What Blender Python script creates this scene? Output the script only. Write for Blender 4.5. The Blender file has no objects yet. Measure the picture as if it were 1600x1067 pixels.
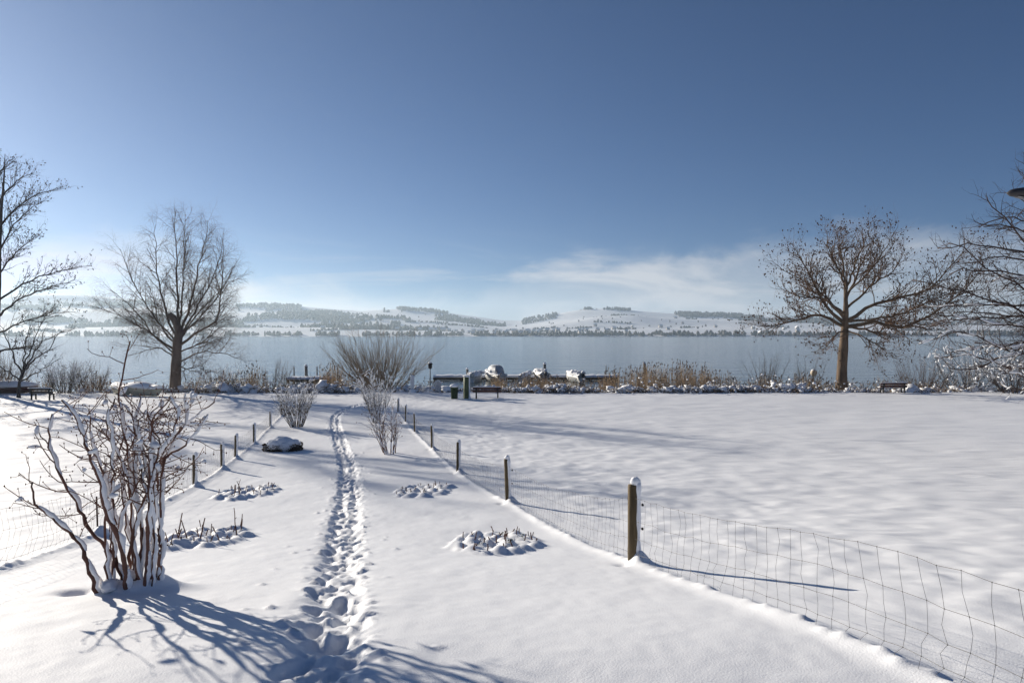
import bpy, math, random
import numpy as np
from mathutils import Vector

# ---------------------------------------------------------------- camera, sky, sun, exposure
scene = bpy.context.scene
COL = scene.collection
F = 1067.0            # focal length in photo pixels (24 mm on a 36 mm sensor, 1600 px wide)
CAM_Z = 5.4
HORIZON = 522.5
cam_data = bpy.data.cameras.new("camera")
cam_data.lens = 24.0
cam_data.sensor_width = 36.0
cam_data.clip_start = 0.1
cam_data.clip_end = 30000
cam = bpy.data.objects.new("camera", cam_data)
COL.objects.link(cam)
cam.location = (0, 0, CAM_Z)
cam.rotation_euler = (math.radians(90) - math.atan((533.5 - HORIZON) / F), 0, 0)
scene.camera = cam

SUN_AZ = math.radians(-47.0)     # left of straight ahead (+Y)
SUN_EL = math.radians(16.5)
to_sun = Vector((math.sin(SUN_AZ) * math.cos(SUN_EL), math.cos(SUN_AZ) * math.cos(SUN_EL), math.sin(SUN_EL)))

world = bpy.data.worlds.new("World")
scene.world = world
world.use_nodes = True
wn, wl = world.node_tree.nodes, world.node_tree.links
for n in list(wn):
    wn.remove(n)
w_out = wn.new("ShaderNodeOutputWorld")
w_bg = wn.new("ShaderNodeBackground")
w_bg.inputs["Strength"].default_value = 0.05
w_sky = wn.new("ShaderNodeTexSky")
w_sky.sky_type = 'NISHITA'
w_sky.sun_disc = False
w_sky.sun_elevation = SUN_EL
w_sky.sun_rotation = SUN_AZ
w_sky.altitude = 450
w_sky.air_density = 0.75
w_sky.dust_density = 0.42
w_sky.ozone_density = 6.5


def wmath(op, a, b=None, c=None, clamp=False):
    n = wn.new("ShaderNodeMath")
    n.operation = op
    n.use_clamp = clamp
    for i, v in enumerate((a, b, c)):
        if v is None:
            continue
        if isinstance(v, (int, float)):
            n.inputs[i].default_value = v
        else:
            wl.new(v, n.inputs[i])
    return n.outputs[0]


# thin cirrus: a high flat layer of cloud seen at a low angle, all round the horizon
w_tc = wn.new("ShaderNodeTexCoord")
w_sep = wn.new("ShaderNodeSeparateXYZ")
wl.new(w_tc.outputs["Generated"], w_sep.inputs[0])


def wnoise(loc, scale, detail, rough, dist=0.0):
    mp_ = wn.new("ShaderNodeMapping")
    mp_.inputs["Location"].default_value = loc
    mp_.inputs["Scale"].default_value = scale
    wl.new(w_tc.outputs["Generated"], mp_.inputs[0])
    n = wn.new("ShaderNodeTexNoise")
    n.inputs["Scale"].default_value = 1.0
    n.inputs["Detail"].default_value = detail
    n.inputs["Roughness"].default_value = rough
    n.inputs["Distortion"].default_value = dist
    wl.new(mp_.outputs[0], n.inputs[0])
    return n.outputs[0]


def wstep(v, a0, a1, b0=0.0, b1=1.0):
    n = wn.new("ShaderNodeMapRange")
    n.interpolation_type = 'SMOOTHSTEP'
    for i, q_ in ((1, a0), (2, a1), (3, b0), (4, b1)):
        n.inputs[i].default_value = q_
    wl.new(v, n.inputs[0])
    return n.outputs[0]


elev = w_sep.outputs[2]
bank = wnoise((5.66, 21.55, 0), (1.35, 1.35, 0.6), 3, 0.5)          # how high the cloud bank stands, by direction
wisp = wnoise((2.2, 5.1, 0.4), (3.2, 3.2, 15.0), 8, 0.62, 0.9)  # streaky body
fluff = wnoise((7.0, 1.0, 3.0), (9.0, 9.0, 20.0), 7, 0.6, 0.4)
top = wmath('ADD', wmath('MULTIPLY_ADD', bank, 0.60, -0.165), wmath('MULTIPLY_ADD', fluff, 0.09, -0.045))
under = wstep(wmath('SUBTRACT', top, elev), 0.0, 0.045)
body = wstep(wisp, 0.36, 0.60, 0.42, 1.0)
cover = wmath('MULTIPLY', wmath('MULTIPLY', under, body), wstep(elev, -0.02, 0.004))
streak = wmath('MULTIPLY', wstep(wisp, 0.50, 0.75), wmath('MULTIPLY', wstep(elev, 0.16, 0.05), wstep(elev, -0.02, 0.004)))
cover = wmath('MINIMUM', wmath('ADD', wmath('MULTIPLY', cover, 0.85), wmath('MULTIPLY', streak, 0.5)), 0.9)
w_mix = wn.new("ShaderNodeMix")
w_mix.data_type = 'RGBA'
w_mix.blend_type = 'LIGHTEN'
w_mix.inputs[7].default_value = (9.6, 9.8, 10.3, 1)
wl.new(cover, w_mix.inputs[0])
wl.new(w_sky.outputs[0], w_mix.inputs[6])
wl.new(w_mix.outputs[2], w_bg.inputs[0])
wl.new(w_bg.outputs[0], w_out.inputs[0])

sun_data = bpy.data.lights.new("sun", 'SUN')
sun_data.energy = 5.0
sun_data.angle = math.radians(0.55)
sun_data.color = (1.0, 0.91, 0.78)
sun = bpy.data.objects.new("sun", sun_data)
COL.objects.link(sun)
sun.rotation_euler = to_sun.to_track_quat('Z', 'Y').to_euler()

scene.view_settings.view_transform = 'Standard'
scene.view_settings.look = 'None'
scene.view_settings.gamma = 1.0
scene.view_settings.exposure = 0.45
scene.view_settings.use_curve_mapping = False
scene.render.engine = 'CYCLES'
scene.cycles.use_denoising = True
scene.cycles.max_bounces = 6
scene.cycles.diffuse_bounces = 3
scene.cycles.volume_bounces = 1
scene.cycles.transparent_max_bounces = 8

rnd = random.Random(11)
nrs = np.random.RandomState(5)

# ---------------------------------------------------------------- materials


def mat(name, color, rough=0.8, var=0.0, scale=8.0, bump=0.0, bump_scale=40.0, color2=None, spec=0.3, stretch=None):
    m = bpy.data.materials.new(name)
    m.use_nodes = True
    nt = m.node_tree
    b = nt.nodes["Principled BSDF"]
    b.inputs["Roughness"].default_value = rough
    b.inputs["Specular IOR Level"].default_value = spec
    tc = nt.nodes.new("ShaderNodeTexCoord")
    vec = tc.outputs["Object"]
    if stretch:
        mp = nt.nodes.new("ShaderNodeMapping")
        mp.inputs["Scale"].default_value = stretch
        nt.links.new(vec, mp.inputs[0])
        vec = mp.outputs[0]
    c1 = tuple(color) + (1,)
    if var or color2:
        nz = nt.nodes.new("ShaderNodeTexNoise")
        nz.inputs["Scale"].default_value = scale
        nz.inputs["Detail"].default_value = 5
        nt.links.new(vec, nz.inputs[0])
        rp = nt.nodes.new("ShaderNodeValToRGB")
        rp.color_ramp.elements[0].position = 0.3
        rp.color_ramp.elements[1].position = 0.7
        c2 = tuple(color2) + (1,) if color2 else tuple(min(1, c * (1 + var)) for c in color) + (1,)
        if not color2:
            c1 = tuple(c * (1 - var) for c in color) + (1,)
        rp.color_ramp.elements[0].color = c1
        rp.color_ramp.elements[1].color = c2
        nt.links.new(nz.outputs[0], rp.inputs[0])
        nt.links.new(rp.outputs[0], b.inputs["Base Color"])
    else:
        b.inputs["Base Color"].default_value = c1
    if bump:
        nb = nt.nodes.new("ShaderNodeTexNoise")
        nb.inputs["Scale"].default_value = bump_scale
        nb.inputs["Detail"].default_value = 6
        nt.links.new(vec, nb.inputs[0])
        bp = nt.nodes.new("ShaderNodeBump")
        bp.inputs["Strength"].default_value = 1.0
        bp.inputs["Distance"].default_value = bump
        nt.links.new(nb.outputs[0], bp.inputs["Height"])
        nt.links.new(bp.outputs[0], b.inputs["Normal"])
    return m


M = {}
M['snow'] = mat("snow", (0.86, 0.875, 0.90), rough=0.65, bump=0.003, bump_scale=70.0, spec=0.25)
M['snow_clump'] = mat("snow_clump", (0.87, 0.88, 0.90), rough=0.7, bump=0.006, bump_scale=30.0, spec=0.2)
M['birch'] = mat("birch_bark", (0.075, 0.055, 0.042), color2=(0.23, 0.175, 0.14), scale=1.6, bump=0.03, bump_scale=6, stretch=(1, 1, 0.35))
M['birch_twig'] = mat("birch_twig", (0.15, 0.108, 0.088), var=0.25, scale=2)
M['alder'] = mat("alder_bark", (0.030, 0.026, 0.026), color2=(0.075, 0.06, 0.055), scale=2, bump=0.02, bump_scale=8)
M['cone'] = mat("cone", (0.030, 0.020, 0.016), var=0.3)
M['plane'] = mat("tree_bark", (0.075, 0.052, 0.034), color2=(0.20, 0.135, 0.085), scale=1.8, bump=0.03, bump_scale=7, stretch=(1, 1, 0.4))
M['plane_twig'] = mat("tree_twig", (0.155, 0.095, 0.060), var=0.3, scale=2)
M['seed'] = mat("dry_seed", (0.070, 0.038, 0.022), var=0.4, scale=3)
M['cherry'] = mat("dark_bark", (0.050, 0.034, 0.030), color2=(0.10, 0.07, 0.058), scale=4, bump=0.008, bump_scale=15)
M['shrub'] = mat("shrub_stem", (0.065, 0.028, 0.022), color2=(0.19, 0.095, 0.068), scale=9, bump=0.004, bump_scale=60, stretch=(1, 1, 0.3))
M['bud'] = mat("bud", (0.11, 0.045, 0.032), var=0.3)
M['grey_twig'] = mat("grey_twig", (0.090, 0.070, 0.056), var=0.3, scale=4)
M['willow'] = mat("willow_shoot", (0.22, 0.16, 0.10), var=0.3, scale=1.2)
M['red_twig'] = mat("red_twig", (0.125, 0.075, 0.048), var=0.3, scale=2)
M['reed'] = mat("dry_reed", (0.33, 0.22, 0.125), color2=(0.50, 0.385, 0.25), scale=0.9)
M['reed_head'] = mat("reed_head", (0.09, 0.055, 0.035), var=0.3)
M['bramble'] = mat("bramble_twig", (0.075, 0.050, 0.036), color2=(0.22, 0.15, 0.09), scale=1.1)
M['post'] = mat("weathered_post", (0.055, 0.040, 0.020), color2=(0.16, 0.115, 0.060), scale=14, bump=0.006, bump_scale=30, stretch=(1, 1, 0.12))
M['wire'] = mat("wire", (0.13, 0.125, 0.12), rough=0.5, spec=0.5)
M['stake'] = mat("rusty_stake", (0.05, 0.025, 0.02), var=0.3)
M['slat'] = mat("bench_slat", (0.085, 0.034, 0.024), var=0.35, scale=6, bump=0.003, bump_scale=30)
M['slat_grey'] = mat("bench_slat_grey", (0.060, 0.048, 0.042), var=0.35, scale=6)
M['iron'] = mat("dark_iron", (0.028, 0.025, 0.022), rough=0.6, var=0.2)
M['green'] = mat("green_paint", (0.050, 0.075, 0.028), rough=0.6, var=0.25, scale=3)
M['white'] = mat("white_paint", (0.66, 0.67, 0.68), rough=0.6, var=0.06, scale=4)
M['stone'] = mat("pale_stone", (0.50, 0.51, 0.52), rough=0.8, var=0.12, scale=6)
M['print'] = mat("sign_print", (0.22, 0.23, 0.25), rough=0.8)
M['jetty'] = mat("jetty_timber", (0.060, 0.045, 0.036), color2=(0.13, 0.10, 0.08), scale=1.5)
M['pile'] = mat("pile_timber", (0.085, 0.080, 0.078), color2=(0.19, 0.18, 0.17), scale=2)
M['tarp'] = mat("grey_tarp", (0.36, 0.39, 0.43), rough=0.55, var=0.1, scale=2)
M['tarp_dark'] = mat("tarp_window", (0.17, 0.19, 0.23), rough=0.4)
M['hull'] = mat("boat_hull", (0.60, 0.60, 0.58), rough=0.4, var=0.05)
M['cream'] = mat("cream_hull", (0.44, 0.40, 0.29), rough=0.5, var=0.1)
M['redhull'] = mat("dark_red_hull", (0.075, 0.022, 0.020), rough=0.5, var=0.2)
M['motor'] = mat("outboard_motor", (0.04, 0.04, 0.045), rough=0.5)
M['buoy'] = mat("buoy", (0.62, 0.52, 0.38), rough=0.5)
M['leaf'] = mat("evergreen_leaf", (0.055, 0.045, 0.030), color2=(0.14, 0.09, 0.06), scale=15)
M['green_leaf'] = mat("green_leaf", (0.06, 0.09, 0.03), var=0.3)
M['lamp'] = mat("lamp_housing", (0.045, 0.042, 0.045), rough=0.5)
M['lens'] = mat("lamp_lens", (0.35, 0.36, 0.38), rough=0.2)
M['far_tree'] = mat("far_tree", (0.060, 0.060, 0.062), color2=(0.12, 0.11, 0.10), scale=0.012)
M['far_wall'] = mat("far_wall", (0.30, 0.27, 0.25), color2=(0.55, 0.52, 0.48), scale=0.01)
M['far_glass'] = mat("far_window", (0.05, 0.055, 0.06), rough=0.2)
M['far_snow'] = mat("far_snow", (0.82, 0.84, 0.87), rough=0.8, var=0.05, scale=0.004)

# lake
mw = bpy.data.materials.new("lake_water")
mw.use_nodes = True
nt = mw.node_tree
b = nt.nodes["Principled BSDF"]
b.inputs["Base Color"].default_value = (0.035, 0.060, 0.075, 1)
b.inputs["Roughness"].default_value = 0.12
b.inputs["IOR"].default_value = 1.333
tc = nt.nodes.new("ShaderNodeTexCoord")
mp = nt.nodes.new("ShaderNodeMapping")
mp.inputs["Scale"].default_value = (0.35, 1.0, 1.0)
mp.inputs["Rotation"].default_value = (0, 0, 0.12)
nt.links.new(tc.outputs["Object"], mp.inputs[0])
hs = []
for sc_, dist in ((0.9, 0.10), (0.16, 0.22)):
    nz = nt.nodes.new("ShaderNodeTexNoise")
    nz.inputs["Scale"].default_value = sc_
    nz.inputs["Detail"].default_value = 4
    nt.links.new(mp.outputs[0], nz.inputs[0])
    bp = nt.nodes.new("ShaderNodeBump")
    bp.inputs["Strength"].default_value = 1.0
    bp.inputs["Distance"].default_value = dist
    nt.links.new(nz.outputs[0], bp.inputs["Height"])
    if hs:
        nt.links.new(hs[-1].outputs[0], bp.inputs["Normal"])
    hs.append(bp)
nt.links.new(hs[-1].outputs[0], b.inputs["Normal"])
M['water'] = mw

# ---------------------------------------------------------------- helpers


def link(o, parent=None):
    COL.objects.link(o)
    if parent is not None:
        o.parent = parent
    return o


def tag(o, label=None, cat=None, group=None, kind=None):
    if label:
        o["label"] = label
    if cat:
        o["category"] = cat
    if group:
        o["group"] = group
    if kind:
        o["kind"] = kind
    return o


def empty(name, loc, label, cat, group=None):
    o = bpy.data.objects.new(name, None)
    o.empty_display_size = 0.2
    o.location = loc
    link(o)
    return tag(o, label, cat, group)


def mesh_np(name, V, Fq, material, parent=None, smooth=True, loc=None):
    """V (n,3), Fq list of arrays of faces (each (m,3) or (m,4))"""
    me = bpy.data.meshes.new(name)
    V = np.asarray(V, dtype=np.float32)
    Fq = [np.asarray(f, dtype=np.int32) for f in (Fq if isinstance(Fq, list) else [Fq]) if len(f)]
    nl = sum(f.size for f in Fq)
    nf = sum(len(f) for f in Fq)
    me.vertices.add(len(V))
    me.vertices.foreach_set("co", V.ravel())
    me.loops.add(nl)
    me.polygons.add(nf)
    me.loops.foreach_set("vertex_index", np.concatenate([f.ravel() for f in Fq]))
    st, a = [], 0
    for f in Fq:
        st.append(a + np.arange(len(f)) * f.shape[1])
        a += f.size
    me.polygons.foreach_set("loop_start", np.concatenate(st).astype(np.int32))
    me.update(calc_edges=True)
    me.validate()
    if smooth:
        me.polygons.foreach_set("use_smooth", np.ones(len(me.polygons), dtype=bool))
    me.materials.append(material)
    o = bpy.data.objects.new(name, me)
    if loc is not None:
        o.location = loc
    return link(o, parent)


def stuff(o):
    if o is not None:
        o["kind"] = "stuff"
    return o


class Tubes:
    """collects polylines with radii and builds them as tapered tubes in one go"""

    def __init__(self):
        self.g = {}
        self.V, self.F, self.n = [], [], 0

    def add(self, pts, rad, sides=3):
        self.g.setdefault((len(pts), sides), []).append((pts, rad))

    def raw(self, V, Fc):
        V = np.asarray(V, float)
        self.V.append(V)
        self.F.append(np.asarray(Fc, int) + self.n)
        self.n += len(V)

    def blob(self, c, r, squash=1.0, lump=0.25, seg=6, rings=4):
        V, Fc = blob_arrays(c, r, squash, lump, seg, rings)
        self.raw(V, Fc)

    def octa(self, c, r):
        c = np.asarray(c, float)
        d = np.array([[1, 0, 0], [-1, 0, 0], [0, 1, 0], [0, -1, 0], [0, 0, 1.3], [0, 0, -1.3]]) * r
        self.raw(c + d, [[0, 2, 4], [2, 1, 4], [1, 3, 4], [3, 0, 4], [2, 0, 5], [1, 2, 5], [3, 1, 5], [0, 3, 5]])

    def build(self, name, material, parent=None, smooth=True):
        V, F4 = [], []
        n = 0
        for (k, s), L in self.g.items():
            P = np.array([p for p, r in L], float)
            R = np.array([r for p, r in L], float)
            T = np.empty_like(P)
            T[:, 1:-1] = P[:, 2:] - P[:, :-2]
            T[:, 0] = P[:, 1] - P[:, 0]
            T[:, -1] = P[:, -1] - P[:, -2]
            T /= np.linalg.norm(T, axis=2, keepdims=True) + 1e-9
            mean = np.abs(P[:, -1] - P[:, 0])
            ref = np.eye(3)[np.argmin(mean, axis=1)][:, None, :]
            A = np.cross(T, ref)
            A /= np.linalg.norm(A, axis=2, keepdims=True) + 1e-9
            B = np.cross(T, A)
            an = np.arange(s) * 2 * np.pi / s
            ring = (P[:, :, None, :] + R[:, :, None, None] *
                    (A[:, :, None, :] * np.cos(an)[None, None, :, None] + B[:, :, None, :] * np.sin(an)[None, None, :, None]))
            N = len(L)
            V.append(ring.reshape(-1, 3))
            base = n + (np.arange(N) * k * s)[:, None, None] + (np.arange(k - 1) * s)[None, :, None]
            j = np.arange(s)[None, None, :]
            j2 = (np.arange(s) + 1) % s
            f = np.stack([base + j, base + j2[None, None, :], base + s + j2[None, None, :], base + s + j], axis=-1)
            F4.append(f.reshape(-1, 4))
            # end caps for thick tubes
            if s > 4:
                for e in (0, (k - 1) * s):
                    b0 = n + np.arange(N) * k * s + e
                    for t in range(1, s - 1):
                        tri = np.stack([b0, b0 + t, b0 + t + 1], axis=1)
                        F4.append(tri)
            n += N * k * s
        out = list(F4)
        if self.V:
            V.append(np.concatenate(self.V))
            for f in self.F:
                out.append(f + n)
        if not V:
            return None
        tri = [f for f in out if f.shape[1] == 3]
        quad = [f for f in out if f.shape[1] == 4]
        Fs = []
        if quad:
            Fs.append(np.concatenate(quad))
        if tri:
            Fs.append(np.concatenate(tri))
        return mesh_np(name, np.concatenate(V), Fs, material, parent, smooth)


def blob_arrays(c, r, squash=1.0, lump=0.25, seg=6, rings=4):
    c = np.asarray(c, float)
    th = np.linspace(0, np.pi, rings + 1)[1:-1]
    ph = np.arange(seg) * 2 * np.pi / seg + rnd.random() * 6
    V = [[0, 0, 1]]
    for t in th:
        for p in ph:
            V.append([math.sin(t) * math.cos(p), math.sin(t) * math.sin(p), math.cos(t)])
    V.append([0, 0, -1])
    V = np.array(V)
    V *= (1 + lump * (nrs.rand(len(V), 1) - 0.5) * 2)
    V = V * r
    V[:, 2] *= squash
    Fc = []
    m = len(th)
    for j in range(seg):
        j2 = (j + 1) % seg
        Fc.append([0, 1 + j, 1 + j2])
        for i in range(m - 1):
            a = 1 + i * seg
            Fc.append([a + j, a + seg + j, a + seg + j2])
            Fc.append([a + j, a + seg + j2, a + j2])
        a = 1 + (m - 1) * seg
        Fc.append([a + j, len(V) - 1, a + j2])
    return V + c, np.array(Fc)


def lump_obj(name, c, rad, material, parent, lump=0.12, seg=14, rings=9, flat=None):
    """one rounded lump of snow, irregular, radii (rx,ry,rz); flat = cut below that fraction"""
    V, Fc = blob_arrays((0, 0, 0), 1.0, 1.0, lump, seg, rings)
    if flat is not None:
        V[:, 2] = np.maximum(V[:, 2], flat)
    V = V * np.array(rad) + np.array(c)
    return mesh_np(name, V, [Fc], material, parent)


def box_arrays(cx, cy, cz, sx, sy, sz, bev=0.0):
    x0, x1, y0, y1, z0, z1 = cx - sx / 2, cx + sx / 2, cy - sy / 2, cy + sy / 2, cz - sz / 2, cz + sz / 2
    V = [(x0, y0, z0), (x1, y0, z0), (x1, y1, z0), (x0, y1, z0), (x0, y0, z1), (x1, y0, z1), (x1, y1, z1), (x0, y1, z1)]
    Fc = [(0, 3, 2, 1), (4, 5, 6, 7), (0, 1, 5, 4), (1, 2, 6, 5), (2, 3, 7, 6), (3, 0, 4, 7)]
    return np.array(V, float), np.array(Fc)


def box(name, c, s, material, parent=None, rot=None, bevel=0.0):
    V, Fc = box_arrays(0, 0, 0, *s)
    o = mesh_np(name, V, [Fc], material, parent, smooth=False, loc=c)
    if rot:
        o.rotation_euler = rot
    if bevel:
        md = o.modifiers.new("bevel", 'BEVEL')
        md.width = bevel
        md.segments = 2
    return o


def loft(name, rings, material, parent=None, smooth=True, cap=True):
    """rings: list of equally long closed loops of points"""
    k = len(rings[0])
    V = np.array([p for r in rings for p in r], float)
    Fq = []
    for i in range(len(rings) - 1):
        for j in range(k):
            j2 = (j + 1) % k
            Fq.append((i * k + j, i * k + j2, (i + 1) * k + j2, (i + 1) * k + j))
    tri = []
    if cap:
        for e in (0, (len(rings) - 1) * k):
            for t in range(1, k - 1):
                tri.append((e, e + t, e + t + 1))
    return mesh_np(name, V, [np.array(Fq)] + ([np.array(tri)] if tri else []), material, parent, smooth)


# value noise
_tab = nrs.rand(512, 512)


def vnoise(x, y):
    x = np.asarray(x, float)
    y = np.asarray(y, float)
    xi = np.floor(x).astype(int)
    yi = np.floor(y).astype(int)
    fx = x - xi
    fy = y - yi
    fx = fx * fx * fx * (fx * (6 * fx - 15) + 10)
    fy = fy * fy * fy * (fy * (6 * fy - 15) + 10)
    a = _tab[xi % 512, yi % 512]
    b_ = _tab[(xi + 1) % 512, yi % 512]
    c = _tab[xi % 512, (yi + 1) % 512]
    d = _tab[(xi + 1) % 512, (yi + 1) % 512]
    return (a * (1 - fx) + b_ * fx) * (1 - fy) + (c * (1 - fx) + d * fx) * fy - 0.5


def fbm(x, y, o=4):
    s, a = 0, 1.0
    for i in range(o):
        s = s + a * vnoise(x * 2 ** i + 17 * i, y * 2 ** i + 31 * i)
        a *= 0.5
    return s


# ---------------------------------------------------------------- the lie of the land
LAKE_Z = -0.7
SHEAR = 0.245          # the garden strip, path and both fences run at this skew to the view
U_RIGHT, U_LEFT = 3.51, -4.0


def shore_y(x):
    return 63.0 + 1.6 * vnoise(np.asarray(x) * 0.09, np.asarray(x) * 0 + 3.3) - np.where(np.asarray(x) < -8, 0.02 * (np.abs(x) - 8), 0)


def slope_z(y):
    """the garden falls from a level terrace at the camera to the flat lawn by the lake"""
    y = np.asarray(y, float)
    yy = 0.5 * (y + 4.5 + np.sqrt((y - 4.5) ** 2 + 0.8))
    return 4.57 * np.exp(-yy / 14.9)


def zbase(x, y):
    x = np.asarray(x, float)
    y = np.asarray(y, float)
    z = slope_z(y)
    t = np.clip((y - shore_y(x)) / 6.0, 0, 1)
    z = z - (t * t * (3 - 2 * t)) * 2.2
    return z


def und(x, y):
    k = np.clip(np.asarray(y) / 12.0, 0.4, 1.0)
    return 0.09 * vnoise(x * 0.23, y * 0.2) * k + 0.045 * vnoise(x * 0.7 + 9, y * 0.62) * k


def zg(x, y):
    return float(zbase(x, y) + und(np.float64(x), np.float64(y)))


def ground_at(px, py):
    """point of the lawn that the photograph shows at px, py"""
    k = (py - HORIZON) / F
    lo, hi = 2.0, 90.0
    for _ in range(60):
        m = 0.5 * (lo + hi)
        if (CAM_Z - float(slope_z(m))) / m > k:
            lo = m
        else:
            hi = m
    d = 0.5 * (lo + hi)
    x = (px - 800) / F * d
    return x, d, zg(x, d)


# ---------------------------------------------------------------- snow field
fine = np.arange(-5.3, 4.7, 0.031)
o_r, stp = [4.7], 0.035
while o_r[-1] < 125:
    stp = min(1.6, stp * 1.024)
    o_r.append(o_r[-1] + stp)
o_l, stp = [-5.3], 0.035
while o_l[-1] > -95:
    stp = min(1.6, stp * 1.028)
    o_l.append(o_l[-1] - stp)
US = np.concatenate([np.array(o_l[1:])[::-1], fine, np.array(o_r)])
ys = [3.4]
while ys[-1] < 74:
    ys.append(ys[-1] * 1.0058)
YS = np.concatenate([np.arange(-8, 3.3, 0.3), np.array(ys)])
UU, YY = np.meshgrid(US, YS)
XX = UU - SHEAR * YY
ZZ = zbase(XX, YY) + und(XX, YY)
# soft hummocks on the open lawn to the right, wind-smoothed garden strip, gentler on the left
wr = 1 / (1 + np.exp(-(UU - U_RIGHT - 1.2) * 2.0))
wl_ = 1 / (1 + np.exp((UU - U_LEFT + 1.0) * 2.0))
nr = vnoise(XX * 1.8, YY * 1.5) + 0.6 * vnoise(XX * 3.7 + 5, YY * 2.8 + 8)
lawn = YY < 62
ZZ += lawn * wr * (0.046 * np.clip(nr, -0.5, 1) + 0.022 * vnoise(XX * 5, YY * 4.1))
ZZ += lawn * wl_ * 0.035 * nr
ZZ += 0.010 * vnoise(XX * 4.0, YY * 2.5) + 0.004 * vnoise(XX * 11, YY * 9)


def splat(u0, y0, ru, ry, fn):
    i0, i1 = np.searchsorted(YS, [y0 - ry, y0 + ry])
    j0, j1 = np.searchsorted(US, [u0 - ru, u0 + ru])
    if i1 <= i0 or j1 <= j0:
        return
    sl = np.s_[i0:i1, j0:j1]
    x0 = u0 - SHEAR * y0
    ZZ[sl] += fn(XX[sl] - x0, YY[sl] - y0)


def gauss(x, y, r, h, ry=None):
    ry = ry or r
    splat(x + SHEAR * y, y, r * 3.2 + 0.3 * ry, ry * 3, lambda a, b_: h * np.exp(-(a / r) ** 2 - (b_ / ry) ** 2))


def dome(x, y, r, h, ry=None):
    ry = ry or r
    splat(x + SHEAR * y, y, r * 2.2 + 0.3 * ry, ry * 2.0, lambda a, b_: h * np.exp(-((a / r) ** 2 + (b_ / ry) ** 2) ** 1.7))


# the trodden trail
trail_px = [(492, 1120), (500, 1060), (516, 980), (527, 900), (537, 830), (545, 770), (543, 725), (531, 690), (523, 662), (524, 650), (535, 641), (556, 633), (590, 628)]
tr = np.array([ground_at(*p)[:2] for p in trail_px])
seg = np.concatenate([[0], np.cumsum(np.linalg.norm(np.diff(tr, axis=0), axis=1))])


def trail(s):
    return np.array([np.interp(s, seg, tr[:, 0]), np.interp(s, seg, tr[:, 1])])


s = 0.0
trng = random.Random(4)


def wide(y):
    return np.clip(0.85 + (np.asarray(y, float) - 7.0) * 0.025, 0.85, 1.1)


L_tot = seg[-1]
while s < L_tot:                              # trench
    p = trail(s)
    for sd_ in (-1, 1):
        gauss(p[0] + sd_ * 0.13 * float(wide(p[1])) + trng.gauss(0, 0.02), p[1], 0.13, -0.034 * trng.uniform(0.5, 1.5), 0.13)
    s += 0.12
# trampled roughness confined to the trench
dmin = np.full(UU.shape, 9.0)
for s_ in np.arange(0, L_tot, 0.08):
    p = trail(s_)
    i0, i1 = np.searchsorted(YS, [p[1] - 0.9, p[1] + 0.9])
    j0, j1 = np.searchsorted(US, [p[0] + SHEAR * p[1] - 1.0, p[0] + SHEAR * p[1] + 1.0])
    sl = np.s_[i0:i1, j0:j1]
    dmin[sl] = np.minimum(dmin[sl], np.hypot(XX[sl] - p[0], YY[sl] - p[1]))
core = np.exp(-(dmin / (0.27 * wide(YY))) ** 2)
ZZ += core * (0.06 * vnoise(XX * 8.3, YY * 7.1) + 0.055 * vnoise(XX * 15.0 + 3, YY * 13.0))
for walk in range(2):
    s = trng.random() * 0.3
    side = 1
    off = (-0.10, 0.11, 0.0)[walk]
    while s < L_tot:
        p = trail(s)
        q = trail(min(s + 0.3, L_tot))
        if np.linalg.norm(q - p) < 1e-6:
            break
        t = (q - p) / np.linalg.norm(q - p)
        n_ = np.array([t[1], -t[0]])
        c = p + n_ * (off * 1.4 * float(wide(p[1])) + side * 0.06 + trng.gauss(0, 0.025))
        a = trng.gauss(0, 0.3)
        tx, ty = t[0] * math.cos(a) - t[1] * math.sin(a), t[0] * math.sin(a) + t[1] * math.cos(a)
        dep = trng.uniform(0.02, 0.085)
        le, wi = trng.uniform(0.11, 0.17), trng.uniform(0.05, 0.075)

        def pr(A, B, tx=tx, ty=ty, dep=dep, le=le, wi=wi):
            l_ = A * tx + B * ty
            w_ = A * ty - B * tx
            r = np.sqrt((l_ / le) ** 2 + (w_ / wi) ** 2)
            return -dep / (1 + np.exp((r - 1) * 5.5)) + 0.012 * np.exp(-((r - 1.5) / 0.35) ** 2)
        splat(c[0] + SHEAR * c[1], c[1], 0.4, 0.36, pr)
        side = -side
        s += trng.uniform(0.24, 0.52)
for i in range(1500):                          # clods kicked out, mostly along both rims
    s = trng.random() * L_tot
    p = trail(s)
    o = (trng.gauss(0, 0.09) + trng.choice((-1, 1)) * 0.28) * float(wide(p[1]))
    r = trng.uniform(0.018, 0.042)
    dome(p[0] + o, p[1] + trng.uniform(-.2, .2), r * trng.uniform(0.9, 1.5), r * trng.uniform(0.25, 0.85), r)
for i in range(50):
    s = trng.random() * L_tot * 0.5
    p = trail(s)
    r = trng.uniform(0.025, 0.045)
    gauss(p[0] + trng.choice((-1, -1, 1)) * trng.uniform(0.4, 0.8), p[1], r, r * 0.8)

# ridge of snow under each fence
for U0, hgt in ((U_RIGHT, 0.040), (U_LEFT, 0.040)):
    cu = UU - U0 - 0.04 * vnoise(YY * 0.9, YY * 0 + U0)
    ZZ += (YY > 1) * (YY < 46) * hgt * (1 + 0.9 * vnoise(YY * 2.2, YY * 0 + 7 + U0)) * np.exp(-(cu / 0.12) ** 2)
    yv = 2.8
    while yv < 44:
        gauss(U0 - SHEAR * yv + 0.07 + trng.gauss(0, 0.02), yv, 0.035, -0.024 * trng.random(), 0.04)
        gauss(U0 - SHEAR * yv - 0.02 + trng.gauss(0, 0.03), yv + 0.075, 0.05, 0.03 * trng.random(), 0.06)
        yv += trng.uniform(0.11, 0.2)
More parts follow.
